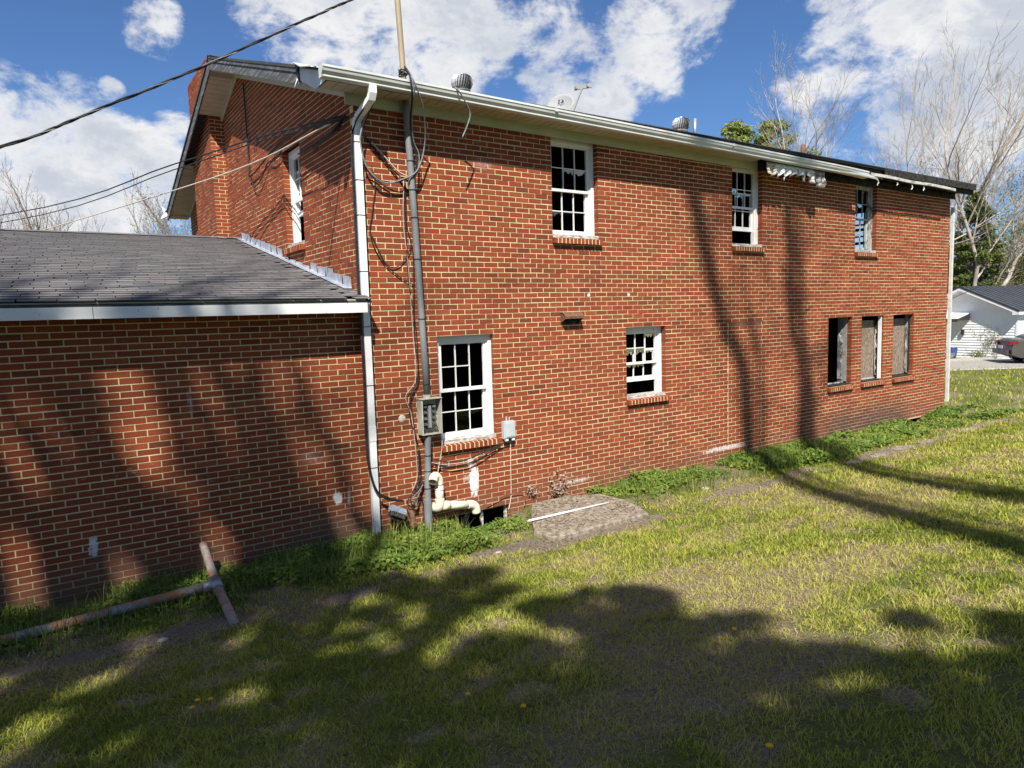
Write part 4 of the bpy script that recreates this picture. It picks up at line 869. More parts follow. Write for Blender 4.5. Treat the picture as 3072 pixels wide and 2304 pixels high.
mb = MB(); mb.tube([(-1.963, -.77, .168), (-1.963, -.62, .212)], .055, 14); mb.tube([(-2.09, -.705, .187), (-1.96, -.70, .19)], .053, 14); obj('tee_fitting', mb, M['galv'], T, True)
M['concrete'] = plain('old_concrete', (.31, .27, .21), (.15, .12, .09), 16, .95, 0, .8)
mb = MB(); top = [(1.66, -1.44), (1.95, -1.47), (2.4, -1.455), (2.9, -1.44), (3.22, -1.47), (3.36, -1.2), (3.45, -.75), (3.42, -.3), (2.9, -.08), (2.35, -.06), (2.12, -.35), (1.85, -.75), (1.62, -1.1)]
cen = (2.6, -.8, .118); n_ = len(top)
rg = [[(cen[0]+(x-cen[0])*f, cen[1]+(y-cen[1])*f, z+random.uniform(-.008, .008)) for x, y in top] for f, z in ((1.02, -.1), (1.005, .03), (1.0, .08), (.985, .094), (.5, .096))]
for a_, b_ in zip(rg, rg[1:]):
    for k in range(n_): l = (k+1) % n_; mb.face([a_[k], a_[l], b_[l], b_[k]])
mb.face(rg[-1]); tag(obj('concrete_slab', mb, M['concrete']), 'cracked low concrete slab at the foot of the wall', 'slab')
mb = MB(); mb.tube([(1.74, -.79, .118), (3.11, -.81, .116)], .014, 10); tag(obj('loose_pipe', mb, M['dspout'], None, True), 'thin white plastic pipe lying across the concrete slab', 'pipe')
# dried leaf clumps against the wall
M['dryleaf'] = plain('dry_leaf', (.20, .15, .105), (.34, .29, .24), 30, .9); M['litter'] = plain('brown_litter', (.11, .075, .045), (.19, .14, .09), 30, .9)
def leafclump(c, r, n, label, sx=1.0, sz=1.0):
    mb = MB(); rnd = random.Random(int(c[0]*100))
    for i in range(n):
        p = Vector((c[0]+rnd.gauss(0, r*.5*sx), c[1]-abs(rnd.gauss(0, r*.25)), max(.02, c[2]+rnd.gauss(0, r*.5*sz)))); a_ = Vector((rnd.gauss(0, 1), rnd.gauss(0, 1), rnd.gauss(0, 1))).normalized()*rnd.uniform(.012, .03); b_ = a_.orthogonal().normalized()*rnd.uniform(.006, .016)
        mb.face([p-a_, p+b_, p+a_, p-b_])
    return tag(obj('dry_plant', mb, M['dryleaf']), label, 'dry plant')
leafclump((2.37, -.04, .26), .09, 60, 'grey dried plant tuft clinging to the wall left of the slab')
leafclump((2.83, -.06, .22), .22, 200, 'larger dried grey plant clump against the wall behind the slab', .8, 1.2)
def litter(n, xr, yr, zf, s0, s1, label, name='leaf_litter', mat='litter'):
    x = rng.uniform(*xr, n); y = rng.uniform(*yr, n); z = zf(x, y)+rng.uniform(.002, .012, n); a = rng.uniform(0, 6.28, n); s = rng.uniform(s0, s1, n); ex = rng.uniform(.25, .7, n); P = np.stack([x, y, z], 1)
    A = np.stack([np.cos(a)*s, np.sin(a)*s, rng.normal(0, .25, n)*s], 1); B = np.stack([-np.sin(a)*s*ex, np.cos(a)*s*ex, rng.normal(0, .25, n)*s], 1)
    return tag(link(name, npmesh(name, np.stack([P-A, P+B, P+A, P-B], 1).reshape(-1, 3), np.arange(n*4).reshape(-1, 4), M[mat], {'tint': ('FACE', rng.random(n))})), label, 'leaf litter', kind='stuff')
litter(900, (1.75, 3.35), (-1.35, -.15), lambda x, y: x*0+.094, .008, .024, 'dry leaf bits scattered over the concrete slab')
M['stone'] = plain('stone', (.46, .42, .36), (.34, .31, .27), 20, .9, 0, .5)
def rock(p, s, label, mat='stone'):
    mb = MB(); rnd = random.Random(int(p[0]*77)); mb.lathe([(0, -.3), (.8, -.25), (1.0, .1), (.75, .5), (.35, .7), (0, .72)], (0, 0, 0), 7)
    mb.v = [(p[0]+x*s[0]*rnd.uniform(.8, 1.15), p[1]+y*s[1]*rnd.uniform(.8, 1.15), p[2]+z*s[2]*rnd.uniform(.85, 1.1)) for x, y, z in mb.v]; return tag(obj('stone', mb, M[mat]), label, 'stone')

# ------------------------------------------------------------------ ground
def sstep(x, a, b): t = np.clip((np.asarray(x, float)-a)/(b-a), 0, 1); return t*t*(3-2*t)
def ground_z(x, y):
    x = np.asarray(x, float); y = np.asarray(y, float)
    t = np.clip((-1.5-y)/6.3, 0, 1.6); rise = 1.08*(t-.10*(1-np.exp(-t/.10))); rise = np.minimum(rise, 1.06+.03*t)
    rise = rise*(1-.75*sstep(x, 13, 30))
    z = .035 + rise + .05*sstep(x, -1, -4)  + .03*sstep(x, 9, 14)*(1-sstep(x, 15, 20))
    z = z + .035*(fbm(x*.55+9, y*.55+4, 3)-.5)*sstep(-y, 1.2, 2.4) + .02*(fbm(x*2+2, y*2, 5, 2)-.5)
    for (cx, w_) in ((1.6, .5), (13.25, .5)): z = z - .17*np.exp(-((x-cx)/w_)**4)*sstep(y, -.42, -.22)
    inside = (x > .03)*(x < 14.7)*(y > .03)*(y < 10.1) + (x > -8.9)*(x <= .03)*(y > .13)*(y < 10.1)
    return np.where(inside > 0, z-.9, z)
def dryness(x, y):
    """0 green .. 1 straw"""
    n = fbm(x*.75+3, y*1.1+7, 21, 4); n3 = fbm(x*3.1, y*4.2+7, 23, 3); d = np.clip((n-.49)*4.5, 0, 1)*.8; d = np.maximum(d, np.clip((n3-.56)*5, 0, .75))
    for (cx, cy, rx, ry, a) in ((1.15, -3.7, 1.5, .55, .95), (2.2, -4.6, 1.5, .5, .9), (3.0, -2.9, 1.0, .4, .6), (5.6, -3.5, 2.0, .6, .75), (-.9, -5.2, .9, .5, .65), (8.5, -3.2, 2.5, .6, .65), (11, -3.8, 3.0, .8, .6), (4.6, -2.3, 1.3, .3, .45), (.2, -4.6, .8, .5, .5), (15, -2.8, 4, .8, .5)):
        d = np.maximum(d, a*np.clip(1.25-((x-cx)/rx)**2-((y-cy)/ry)**2+1.3*(n-.5), 0, 1))
    return np.clip(d, 0, 1)
def pathness(x, y):
    c = -1.36+.07*np.sin(x*1.1)+.06*np.sin(x*2.7+1); wdt = .13+.10*(fbm(x*.8, x*0+3, 31, 3)-.4)
    p = np.clip(1.4-np.abs(y-c)/np.maximum(wdt, .03), 0, 1)*np.clip((fbm(x*.9+5, y*0+2, 33, 3)-.30)*4, 0, 1)
    slabedge = np.clip(1.3-np.abs(y+1.55)/.14, 0, 1)*(np.abs(x-2.3) < 1.1)
    return np.clip(np.maximum(p, slabedge), 0, 1)*(x > -4.2)
xs_ = np.unique(np.concatenate([np.array([-900, -400, -200, -100, -60, -40, -30, -22, -16, -12, -9, -7]), np.arange(-6, 16, .11), np.arange(16, 46, .7), np.array([50, 60, 75, 95, 120, 160, 220, 300, 450, 900])]))
ys_ = np.unique(np.concatenate([np.array([-900, -400, -200, -100, -60, -40, -30, -24, -19, -16, -14, -12.5, -11, -10]), np.arange(-9, -1.8, .12), np.arange(-1.8, .06, .06), np.array([.029, .06, .128, .15, .5, 1.5, 3, 5, 7, 9, 10, 10.2, 11, 13, 16, 20, 26, 34, 45, 60, 80, 120, 200, 400, 900])]))
GX, GY = np.meshgrid(xs_, ys_); GZ = ground_z(GX, GY); nx_, ny_ = len(xs_), len(ys_)
idx = np.arange(nx_*ny_).reshape(ny_, nx_); F = np.stack([idx[:-1, :-1], idx[:-1, 1:], idx[1:, 1:], idx[1:, :-1]], -1).reshape(-1, 4)
def lawn_mat():
    m = MT('lawn'); dry = m.attr('dry'); pth = m.attr('path'); n = m.noise(38, 6, .7); n2 = m.noise(6, 4, .6)
    green = m.mix(m.step(n, .3, .7), (.085, .10, .026), (.15, .165, .045)); straw = m.mix(m.step(n, .3, .7), (.13, .105, .065), (.28, .235, .15))
    c = m.mix(m.step(m.math('ADD', dry, m.math('MULTIPLY', m.math('SUBTRACT', n2, .5), .5)), .2, .7), green, straw)
    dirt = m.mix(m.step(n, .3, .7), (.12, .092, .066), (.28, .235, .18)); c = m.mix(m.step(m.math('ADD', pth, m.math('MULTIPLY', m.math('SUBTRACT', n, .5), .9)), .3, .6), c, dirt)
    m.bump(n, .8, .03); return m.done(c, .97, 0, .1)
M['lawn'] = lawn_mat()
gm_ = npmesh('lawn', np.stack([GX.ravel(), GY.ravel(), GZ.ravel()], 1), F, M['lawn'], {'dry': ('POINT', dryness(GX, GY).ravel()), 'path': ('POINT', pathness(GX, GY).ravel())})
gm_.polygons.foreach_set('use_smooth', np.ones(len(gm_.polygons), bool)); tag(link('lawn', gm_), 'sloping mown lawn with dry patches', kind='structure')

# grass blades
def foliage_mat(name, stops, attr='tint', trans=.35, rough=.6):
    m = MT(name); t = m.attr(attr); c = m.ramp(t, stops); m.done(c, rough, 0, .25)
    tr = m.n.new('ShaderNodeBsdfTranslucent'); m.l.new(c, tr.inputs[0]); x = m.n.new('ShaderNodeMixShader'); x.inputs[0].default_value = trans
    o = m.n['Material Output']; m.l.new(m.b.outputs[0], x.inputs[1]); m.l.new(tr.outputs[0], x.inputs[2]); m.l.new(x.outputs[0], o.inputs[0]); return m.m
M['grass'] = foliage_mat('grass', [(0., (.12, .165, .020)), (.3, (.30, .345, .045)), (.55, (.47, .475, .075)), (.72, (.52, .46, .13)), (.85, (.44, .36, .19)), (1., (.30, .25, .175))])
def in_view(x, y, margin=1.12):
    dx, dy = x-CAM.x, y-CAM.y; zz = ground_z(x, y)-CAM.z; d = dx*cf.x+dy*cf.y+zz*cf.z; u = (dx*cr.x+dy*cr.y+zz*cr.z)/np.maximum(d, .1); v = (dx*cu.x+dy*cu.y+zz*cu.z)/np.maximum(d, .1)
    return (d > .5)*(np.abs(u) < .7407*margin)*(np.abs(v) < .5555*margin)
def blades(n, xr, yr, hmin, hmax, wid, lean, drybias=0., flat=False):
    x = rng.uniform(*xr, n); y = rng.uniform(*yr, n)
    # denser near the camera
    dist = np.hypot(x-CAM.x, y-CAM.y); keep = in_view(x, y)*(rng.random(n) < np.clip((5.0/dist)**1.35, 0, 1))
    pth = pathness(x, y); keep = keep*(rng.random(n) > pth*1.15); x, y, dist = x[keep], y[keep], dist[keep]; d = dryness(x, y); n = len(x)
    if flat: k = rng.random(n) < d*.95+.12; x, y, d, dist = x[k], y[k], d[k], dist[k]; n = len(x)
    else: k = (rng.random(n) > d*.72)*(rng.random(n) < np.clip((fbm(x*7.5, y*7.5, 43, 3)-.33)*6, .06, 1)) > 0; x, y, d, dist = x[k], y[k], d[k], dist[k]; n = len(x)
    slab = (x > 1.6)*(x < 3.5)*(y > -1.5); ok = ~slab.astype(bool); x, y, d, dist = x[ok], y[ok], d[ok], dist[ok]; n = len(x)
    z = ground_z(x, y); clump = fbm(x*3.3, y*3.3, 41, 3); h = rng.uniform(hmin, hmax, n)*(.55+.95*clump); sc = np.clip((dist/5.)**.75, .8, 3.2); wv = wid*sc*rng.uniform(.7, 1.3, n); h = h*np.clip(sc**.4, .9, 1.6)
    a = rng.uniform(0, 2*np.pi, n); b = rng.uniform(0, 2*np.pi, n); le = lean*rng.uniform(.3, 1.2, n)
    sx, sy = np.cos(a)*wv, np.sin(a)*wv; dx, dy = np.cos(b)*le*h, np.sin(b)*le*h; hz = h if not flat else h*rng.uniform(.05, .35, n)
    V = np.empty((n, 5, 3)); V[:, 0] = np.stack([x-sx, y-sy, z-.004], 1); V[:, 1] = np.stack([x+sx, y+sy, z-.004], 1)
    V[:, 2] = np.stack([x+dx*.4+sx*.75, y+dy*.4+sy*.75, z+hz*.62], 1); V[:, 3] = np.stack([x+dx*.4-sx*.75, y+dy*.4-sy*.75, z+hz*.62], 1); V[:, 4] = np.stack([x+dx, y+dy, z+hz], 1)
    tone = fbm(x*1.6+8, y*1.6, 55, 3)
    t = np.clip(.06+.55*tone+rng.normal(0, .15, n)+.30*d+drybias, 0, 1)
    if flat: t = np.clip(rng.uniform(.70, 1., n), 0, 1)
    base = np.arange(n)[:, None]*5; tri = np.concatenate([base+np.array([[0, 1, 2]]), base+np.array([[0, 2, 3]]), base+np.array([[3, 2, 4]])], 1).reshape(-1, 3)
    return V.reshape(-1, 3), tri, np.repeat(t, 3)
for nm, args, lab in (('grass', dict(n=820000, xr=(-5, 16), yr=(-8.2, -.9), hmin=.018, hmax=.050, wid=.0030, lean=1.1), 'short green mown grass blades over the lawn'),
                      ('grass_clippings', dict(n=620000, xr=(-5, 16), yr=(-8.2, -1.2), hmin=.03, hmax=.09, wid=.0026, lean=1.1, flat=True), 'dry straw-coloured clippings lying on the lawn'),
                      ('far_grass', dict(n=220000, xr=(10, 30), yr=(-9, 6), hmin=.03, hmax=.07, wid=.004, lean=.8), 'grass blades on the lawn beyond the house corner')):
    V, F3, tt = blades(**args); tag(link(nm, npmesh(nm, V, F3, M['grass'], {'tint': ('FACE', tt)})), lab, 'grass', kind='stuff')

# weeds along the wall: small leaves on low mounds
M['weed'] = foliage_mat('weed', [(0., (.05, .10, .018)), (.4, (.12, .20, .032)), (.75, (.22, .29, .05)), (1., (.33, .37, .08))], trans=.4)
def weeds(n):
    x = rng.uniform(-4.6, 16.5, n); y = rng.uniform(-1.5, .05, n); dens = fbm(x*1.3+4, y*2.0, 61, 4)
    env = np.interp(x, [-4.6, -3, -1.8, -.6, .3, 1.0, 1.6, 2.0, 2.25, 3.1, 3.5, 4.3, 5.4, 6.2, 6.7, 7.6, 8.5, 9.3, 11, 12.5, 13.3, 14.2, 15.2, 16.5], [.45, .45, .5, .7, .85, .9, 1.0, 1.0, .05, .05, .6, .65, .35, .35, 1.0, 1.05, .7, .6, .45, .5, .45, .7, .85, .3])
    outer = np.interp(x, [-4.6, -2, 0, 1.8, 2.2, 3.4, 5, 6.4, 8, 10, 14, 16.5], [-1.15, -1.15, -1.25, -1.2, -.4, -1.0, -.75, -.9, -1.3, -1.15, -1.2, -1.3])
    p = env*np.clip((y-outer)/.25, 0, 1)*np.clip((dens-.34)*3.6, 0, 1); k = rng.random(n) < p; k = k*((x > 15.0)+(y < -.01)+(x < -.1)*(y < .06) > 0)
    k = k*~((x > 1.75)*(x < 3.4)*(y > -1.3)*(y > -1.3+.9*(2.2-x)*(x < 2.2)))
    x, y, dens, env = x[k], y[k], dens[k], env[k]; n = len(x)
    wellf = 1-.8*(x > 1.05)*(x < 2.15)*(y > -.62); top = wellf*(.035+.25*np.clip(dens-.25, 0, 1)*1.4)*(.35+.70*env)*(.55+.9*fbm(x*6, y*6, 71, 2)); dist = np.hypot(x-CAM.x, y-CAM.y)
    z = ground_z(x, y)+top*rng.random(n)**.6; big = fbm(x*.9+2, y*1.5+9, 65, 3) > .52; s = rng.uniform(.011, .022, n)*np.where(big, 1.8, 1.)*np.clip((dist/8)**.6, .8, 1.8); k2 = rng.random(n) < np.where(big, .4, 1.); x, y, z, s, top, dist = x[k2], y[k2], z[k2], s[k2], top[k2], dist[k2]; n = len(x)
    nrm_ = rng.normal(0, .55, (n, 3))+np.array([-.15, -.35, 1.0]); nrm_ /= np.linalg.norm(nrm_, axis=1)[:, None]
    a = np.cross(nrm_, rng.normal(0, 1, (n, 3))); a /= np.linalg.norm(a, axis=1)[:, None]; b = np.cross(nrm_, a); P = np.stack([x, y, z], 1); s = s[:, None]
    V = np.stack([P-a*s, P-a*s*.2+b*s*.62, P+a*s, P-a*s*.2-b*s*.62], 1); t = np.clip(.12+.9*fbm(x*2.2, y*2.2, 81, 3)*.9+rng.normal(0, .15, n)-.15+.35*(z-ground_z(x, y))/np.maximum(top, .02)*.5, 0, 1)
    return V.reshape(-1, 3), np.arange(n*4).reshape(-1, 4), t
V, F4, tt = weeds(300000); tag(link('weeds', npmesh('weeds', V, F4, M['weed'], {'tint': ('FACE', tt)})), 'lush green weeds growing along the foot of the brick walls', 'weeds', kind='stuff')
def stalks(n):
    x = rng.uniform(-4.5, 9.5, n); y = rng.uniform(-1.1, -.05, n); k = (fbm(x*1.3+4, y*2, 61, 4) > .36)*~((x > 1.0)*(x < 3.5)); x, y = x[k > 0], y[k > 0]; n = len(x); z = ground_z(x, y)
    h = rng.uniform(.10, .30, n)*np.interp(x, [-4, -1, 0, 2, 6, 7, 9], [.8, .9, 1, 1, .6, 1.1, .8]); a = rng.uniform(0, 6.28, n); le = rng.uniform(.1, .6, n)*h; wv = rng.uniform(.002, .004, n)
    sx, sy = np.cos(a+1.57)*wv, np.sin(a+1.57)*wv; dx, dy = np.cos(a)*le, np.sin(a)*le; V = np.empty((n, 5, 3))
    V[:, 0] = np.stack([x-sx, y-sy, z], 1); V[:, 1] = np.stack([x+sx, y+sy, z], 1); V[:, 2] = np.stack([x+dx*.35+sx, y+dy*.35+sy, z+h*.65], 1); V[:, 3] = np.stack([x+dx*.35-sx, y+dy*.35-sy, z+h*.65], 1); V[:, 4] = np.stack([x+dx, y+dy, z+h], 1)
    base = np.arange(n)[:, None]*5; tri = np.concatenate([base+np.array([[0, 1, 2]]), base+np.array([[0, 2, 3]]), base+np.array([[3, 2, 4]])], 1).reshape(-1, 3); return V.reshape(-1, 3), tri, np.repeat(np.where(rng.random(n) < .2, 1., rng.uniform(.15, .8, n)), 3)
V, F3, tt = stalks(7000); tag(link('tall_grass', npmesh('tall_grass', V, F3, M['weed'], {'tint': ('FACE', tt)})), 'longer grass stalks among the weeds at the wall', 'grass', kind='stuff')
litter(2600, (-4, 12), (-1.75, -1.1), lambda x, y: ground_z(x, y)+.004, .006, .02, 'dry leaf bits along the bare strip')
litter(1300, (-4, 10), (-7, -1.5), lambda x, y: ground_z(x, y)+.02, .008, .022, 'brown leaf bits scattered over the lawn')
# dandelions
M['petal'] = plain('dandelion_yellow', (.80, .52, .02), (.70, .42, .01), 60, .7); M['stem'] = plain('stem_green', (.10, .17, .04), (.08, .13, .03), 20, .7)
DL = ('dandelion in the middle of the shaded lawn', 'dandelion left of the middle of the shaded lawn', 'dandelion at the bottom edge of the lawn', 'dandelion near the toppled post, first of three', 'dandelion near the toppled post, second of three', 'dandelion near the toppled post, third of three', 'dandelion in the right part of the shaded lawn')
for i, (x, y) in enumerate(((-1.12, -4.75), (-1.25, -4.35), (-.62, -6.0), (-2.55, -3.05), (-2.48, -3.10), (-2.60, -3.16), (.55, -4.9))):
    z = float(ground_z(x, y)); T = thing('dandelion', 'small yellow '+DL[i], 'flower', (x, y, z), 'dandelions in the lawn')
    mb = MB(); mb.tube([(x, y, z), (x+.004, y, z+.045)], .0022, 5); obj('stalk', mb, M['stem'], T); mb = MB()
    for k in range(14):
        q = k*.449*2; e = Vector((math.cos(q), math.sin(q), .35 if k % 2 else .8)).normalized()*.019; s_ = Vector((-math.sin(q), math.cos(q), 0))*.005; c_ = Vector((x+.004, y, z+.046)); mb.face([c_-s_*.4, c_+s_*.4, c_+e+s_, c_+e-s_])
    obj('petals', mb, M['petal'], T)
rock((4.92, -.98, float(ground_z(4.92, -.98))), (.07, .05, .05), 'pale stone among the weeds right of the slab')
rock((-2.55, -1.42, float(ground_z(-2.55, -1.42))+.0), (.045, .035, .03), 'small grey stone on the bare strip near the toppled post')
rock((6.1, -3.75, float(ground_z(6.1, -3.75))), (.06, .045, .03), 'reddish brick chip lying on the sunny lawn', 'brick')
rock((.95, -1.33, float(ground_z(.95, -1.33))), (.05, .03, .02), 'pale stone chip on the bare strip below the drain pipe')
# flat edging stones in the bare strip at the far right
EL = ('first', 'second', 'third', 'fourth', 'fifth', 'sixth', 'seventh')
for i, x in enumerate((8.3, 9.1, 10.0, 10.9, 11.8, 12.8, 13.9)):
    y = -1.40+.05*math.sin(x*2); z = float(ground_z(x, y)); mb = MB(); rnd = random.Random(i)
    poly = [(x+.34*math.cos(q)*rnd.uniform(.8, 1.1), y+.11*math.sin(q)*rnd.uniform(.75, 1.1), z+.012) for q in np.linspace(0, 6.28, 10)[:-1]]; mb.prism(poly, (0, 0, -.05)); tag(obj('edging_stone', mb, M['concrete']), EL[i]+' flat grey edging stone from the slab along the bare strip', 'stone', 'edging stones of the bare strip')

# ------------------------------------------------------------------ trees
def polar(az, d, z=None):
    x, y = CAM.x+d*math.sin(R(az)), CAM.y+d*math.cos(R(az)); return Vector((x, y, float(ground_z(x, y)) if z is None else z))
M['bark'] = plain('pale_bark', (.40, .36, .31), (.24, .205, .17), 3, .9, 0, .4, (1, 1, .5))
M['barkdark'] = plain('grey_bark', (.155, .13, .11), (.24, .21, .18), 4, .9, 0, .5, (1, 1, .4))
M['twig'] = plain('brown_twig', (.26, .20, .16), (.17, .125, .10), 6, .9)
M['twigpale'] = plain('pale_twig', (.46, .41, .34), (.27, .22, .18), 2, .9)
M['budleaf'] = foliage_mat('young_leaf', [(0., (.14, .17, .05)), (.5, (.25, .27, .08)), (1., (.36, .36, .13))], trans=.45)
M['cedar'] = foliage_mat('cedar_leaf', [(0., (.035, .06, .016)), (.45, (.09, .125, .03)), (.8, (.16, .19, .045)), (1., (.24, .24, .07))], trans=.2)
M['pine'] = foliage_mat('pine_needle', [(0., (.09, .13, .03)), (.5, (.20, .24, .06)), (1., (.32, .33, .10))], trans=.25)
class Tree:
    def __init__(s, seed): s.r = random.Random(seed); s.trunk = MB(); s.br = MB(); s.tips = []
    def limb(s, p, d, L, rad, lev, maxlev, up=.10, spread=.6, nseg=None, kids=None, minr=.006, wob=.13):
        r = s.r; n = nseg or max(3, int(7-lev)); pts = [p.copy()]; rs = [rad]; d = d.normalized()
        for k in range(n):
            d = (d + Vector((r.gauss(0, wob), r.gauss(0, wob), r.gauss(0, wob*.6)+up*(.5+.5*lev))) ).normalized(); p = p+d*(L/n); pts.append(p.copy()); rs.append(max(minr, rad*(1-.62*(k+1)/n)))
        (s.trunk if lev == 0 else s.br).tube(pts, rs, 8 if lev == 0 else (5 if lev < 3 else 3), False)
        if lev >= maxlev: s.tips.append((pts[-1], d)); return
        nk = kids[lev] if kids else 5
        for i in range(nk):
            f = (.30 if lev == 0 else .18)+(.80 if lev else .68)*(i+r.random()*.7)/nk; f = min(.98, f); k = min(n-1, int(f*n)); q = pts[k].lerp(pts[k+1], f*n-k); tang = (pts[k+1]-pts[k]).normalized()
            ax = tang.orthogonal().normalized(); ax.rotate(Matrix.Rotation(r.uniform(0, 6.28), 3, tang)); nd = tang.copy(); nd.rotate(Matrix.Rotation(r.uniform(.45, 1.0)*spread*1.3, 3, ax))
            s.limb(q, nd, L*r.uniform(.42, .68)*(1.05-.35*f), max(minr, rs[k]*r.uniform(.42, .62)), lev+1, maxlev, up, spread, None, kids, minr, wob)
        s.limb(pts[-1], d, L*.45, max(minr, rs[-1]), max(lev+1, 1), maxlev, up, spread, None, kids, minr, wob)
def bare_tree(label, base, height, seed, kids=(7, 6, 4, 3), maxlev=4, rad=None, lean=(0, 0), spread=.6, up=.10, bark='bark', twig='twig', leaves=0, leafsize=.05, group='bare trees around the house', minr=.007, leafmat='budleaf', wob=.13, forks=1, trunkfrac=.6):
    T = thing('tree', label, 'tree', base, group); t = Tree(seed); rad = rad or height*.014
    for fk in range(forks):
        dl = Vector((lean[0]+(.22*math.cos(fk*2.4+seed) if forks > 1 else 0), lean[1]+(.22*math.sin(fk*2.4+seed) if forks > 1 else 0), 1)); t.limb(Vector(base)-Vector((0, 0, .3)), dl, height*trunkfrac, rad*(1 if forks == 1 else .75), 0, maxlev, up*.5, spread, 9, kids, minr, wob*.45 if False else wob)
    obj('trunk', t.trunk, M[bark], T, True); obj('crown', t.br, M[twig], T, True)
    if leaves:
        n = len(t.tips); P = np.array([tuple(a) for a, _ in t.tips]); k = rng.integers(0, n, leaves); Q = P[k]+rng.normal(0, leafsize*6, (leaves, 3)); nr = rng.normal(0, 1, (leaves, 3)); nr /= np.linalg.norm(nr, axis=1)[:, None]; a = np.cross(nr, rng.normal(0, 1, (leaves, 3))); a /= np.linalg.norm(a, axis=1)[:, None]; b = np.cross(nr, a); s_ = leafsize*rng.uniform(.6, 1.3, leaves)[:, None]
        V = np.stack([Q-a*s_, Q+b*s_*.6, Q+a*s_, Q-b*s_*.6], 1).reshape(-1, 3); me = npmesh('foliage', V, np.arange(leaves*4).reshape(-1, 4), M[leafmat], {'tint': ('FACE', rng.random(leaves))}); link('foliage', me, None, T)
    return T
def evergreen(label, base, height, width, seed, n=26000, mat='cedar', size=.09, low=.05, shape=None, group='evergreens behind the houses', clump=90, droop=.0, csc=1.):
    T = thing('evergreen_tree', label, 'tree', base, group); r = np.random.default_rng(seed); B = np.array(base)
    tr = MB(); tr.tube([Vector(base)+Vector((0, 0, -.3)), Vector(base)+Vector((.1, 0, height*.5)), Vector(base)+Vector((0, .05, height*.93))], [height*.018+.05, height*.012+.03, .03], 8)
    cz = low+(1-low)*r.random(clump)**1.15; prof = shape(cz) if shape else (1-cz)**.75*.9+.12; ang_ = r.uniform(0, 6.28, clump); rr_ = width*prof*r.uniform(.45, 1.05, clump)
    cc_ = np.stack([B[0]+rr_*np.cos(ang_), B[1]+rr_*np.sin(ang_), B[2]+cz*height-droop*rr_], 1); cs = width*r.uniform(.16, .34, clump)*(.55+prof*.6)*csc
    br = MB()
    for i in range(clump): br.tube([(B[0], B[1], B[2]+max(.2, cz[i]*height-.25*rr_[i])), tuple(cc_[i])], [.03+.004*height, .01], 4, False)
    k = r.integers(0, clump, n); off = r.normal(0, 1, (n, 3)); off /= np.linalg.norm(off, axis=1)[:, None]; off *= (r.random(n)**.5)[:, None]*np.array([1, 1, .62]); P = cc_[k]+off*cs[k][:, None]
    nr = off+r.normal(0, .6, (n, 3)); nr /= np.linalg.norm(nr, axis=1)[:, None]; a = np.cross(nr, r.normal(0, 1, (n, 3))); a /= np.linalg.norm(a, axis=1)[:, None]; b = np.cross(nr, a); s_ = size*r.uniform(.6, 1.4, n)[:, None]
    V = np.stack([P-a*s_, P+b*s_*.35, P+a*s_, P-b*s_*.35], 1).reshape(-1, 3); t = np.clip(.5+r.normal(0, .18, n)+.12*r.normal(0, 1, clump)[k], 0, 1)
    obj('trunk', tr, M['barkdark'], T, True); obj('limbs', br, M['barkdark'], T); link('crown', npmesh('crown', V, np.arange(n*4).reshape(-1, 4), M[mat], {'tint': ('FACE', t)}), None, T); return T
def clump_tree(label, base, path, n, rad, seed, spread=.3, twigs=6):
    T = thing('tree', label, 'tree', base, 'trees behind the viewer'); r = random.Random(seed); t = Tree(seed)
    for k in range(n):
        ox, oy = r.uniform(-spread, spread), r.uniform(-spread, spread); pts = [(base[0]+ox*.3, base[1]+oy*.3, base[2]-.3)]+[(x+ox*(1+.3*r.random()), base[1]+oy, z) for x, z in path]
        sp2 = smoothpath(pts, 5); q = rad*r.uniform(.75, 1.25); m_ = len(sp2); t.trunk.tube([p+Vector((r.gauss(0, .03), r.gauss(0, .03), 0)) for p in sp2], [q*(1.5-.75*i/m_) for i in range(m_)], 7)
        for j in range(twigs): i = r.randrange(m_//2, m_); t.limb(sp2[i], Vector((r.gauss(0, 1), r.gauss(0, 1), r.uniform(.6, 1.6))), r.uniform(1.5, 3.5), q*.35, 1, 2, .05, .6, 4, (2, 2, 2), .012)
    obj('trunk', t.trunk, M['barkdark'], T, True); obj('crown', t.br, M['twig'], T, True); return T
bare_tree('tall bare pale-barked tree rising above the burnt end of the roof', polar(60.6, 48), 20.5, 21, (7, 5, 4, 3), 4, .24, (-.02, .0), .62, .10, 'bark', 'twigpale', forks=2)
bare_tree('smaller bare tree left of the tall pale one behind the roof', polar(57.4, 47), 13.0, 22, (6, 5, 4, 3), 4, .17, (-.12, .05), .7, .10, 'bark', 'twigpale')
bare_tree('straight bare tree with reddish trunk between the two pale trees', polar(64.5, 52), 21.0, 23, (8, 5, 4, 3), 4, .22, (0, 0), .66, .09, 'barkdark', 'twigpale')
bare_tree('broad bare tree with long upward limbs above the roof corner', polar(67.6, 49), 19.5, 24, (7, 5, 4, 3), 4, .20, (.08, -.06), .62, .10, 'bark', 'twigpale', forks=2)
bare_tree('bare pale tree with sweeping limbs at the right edge', polar(70.2, 50), 15.0, 25, (8, 5, 4, 3), 4, .19, (.05, .05), .85, .05, 'bark', 'twigpale', leaves=2500, leafsize=.05)
bare_tree('leafing yellow-green tree at the right edge behind the white house', polar(71.0, 56), 11.0, 26, (7, 5, 4, 3), 4, .24, (-.1, .0), .85, .04, 'barkdark', 'twig', leaves=9000, leafsize=.07, group='leafing trees')
evergreen('dark upright cedar behind the white house', polar(68.0, 50), 9.0, 2.1, 31, 22000, 'cedar', .10, clump=120)
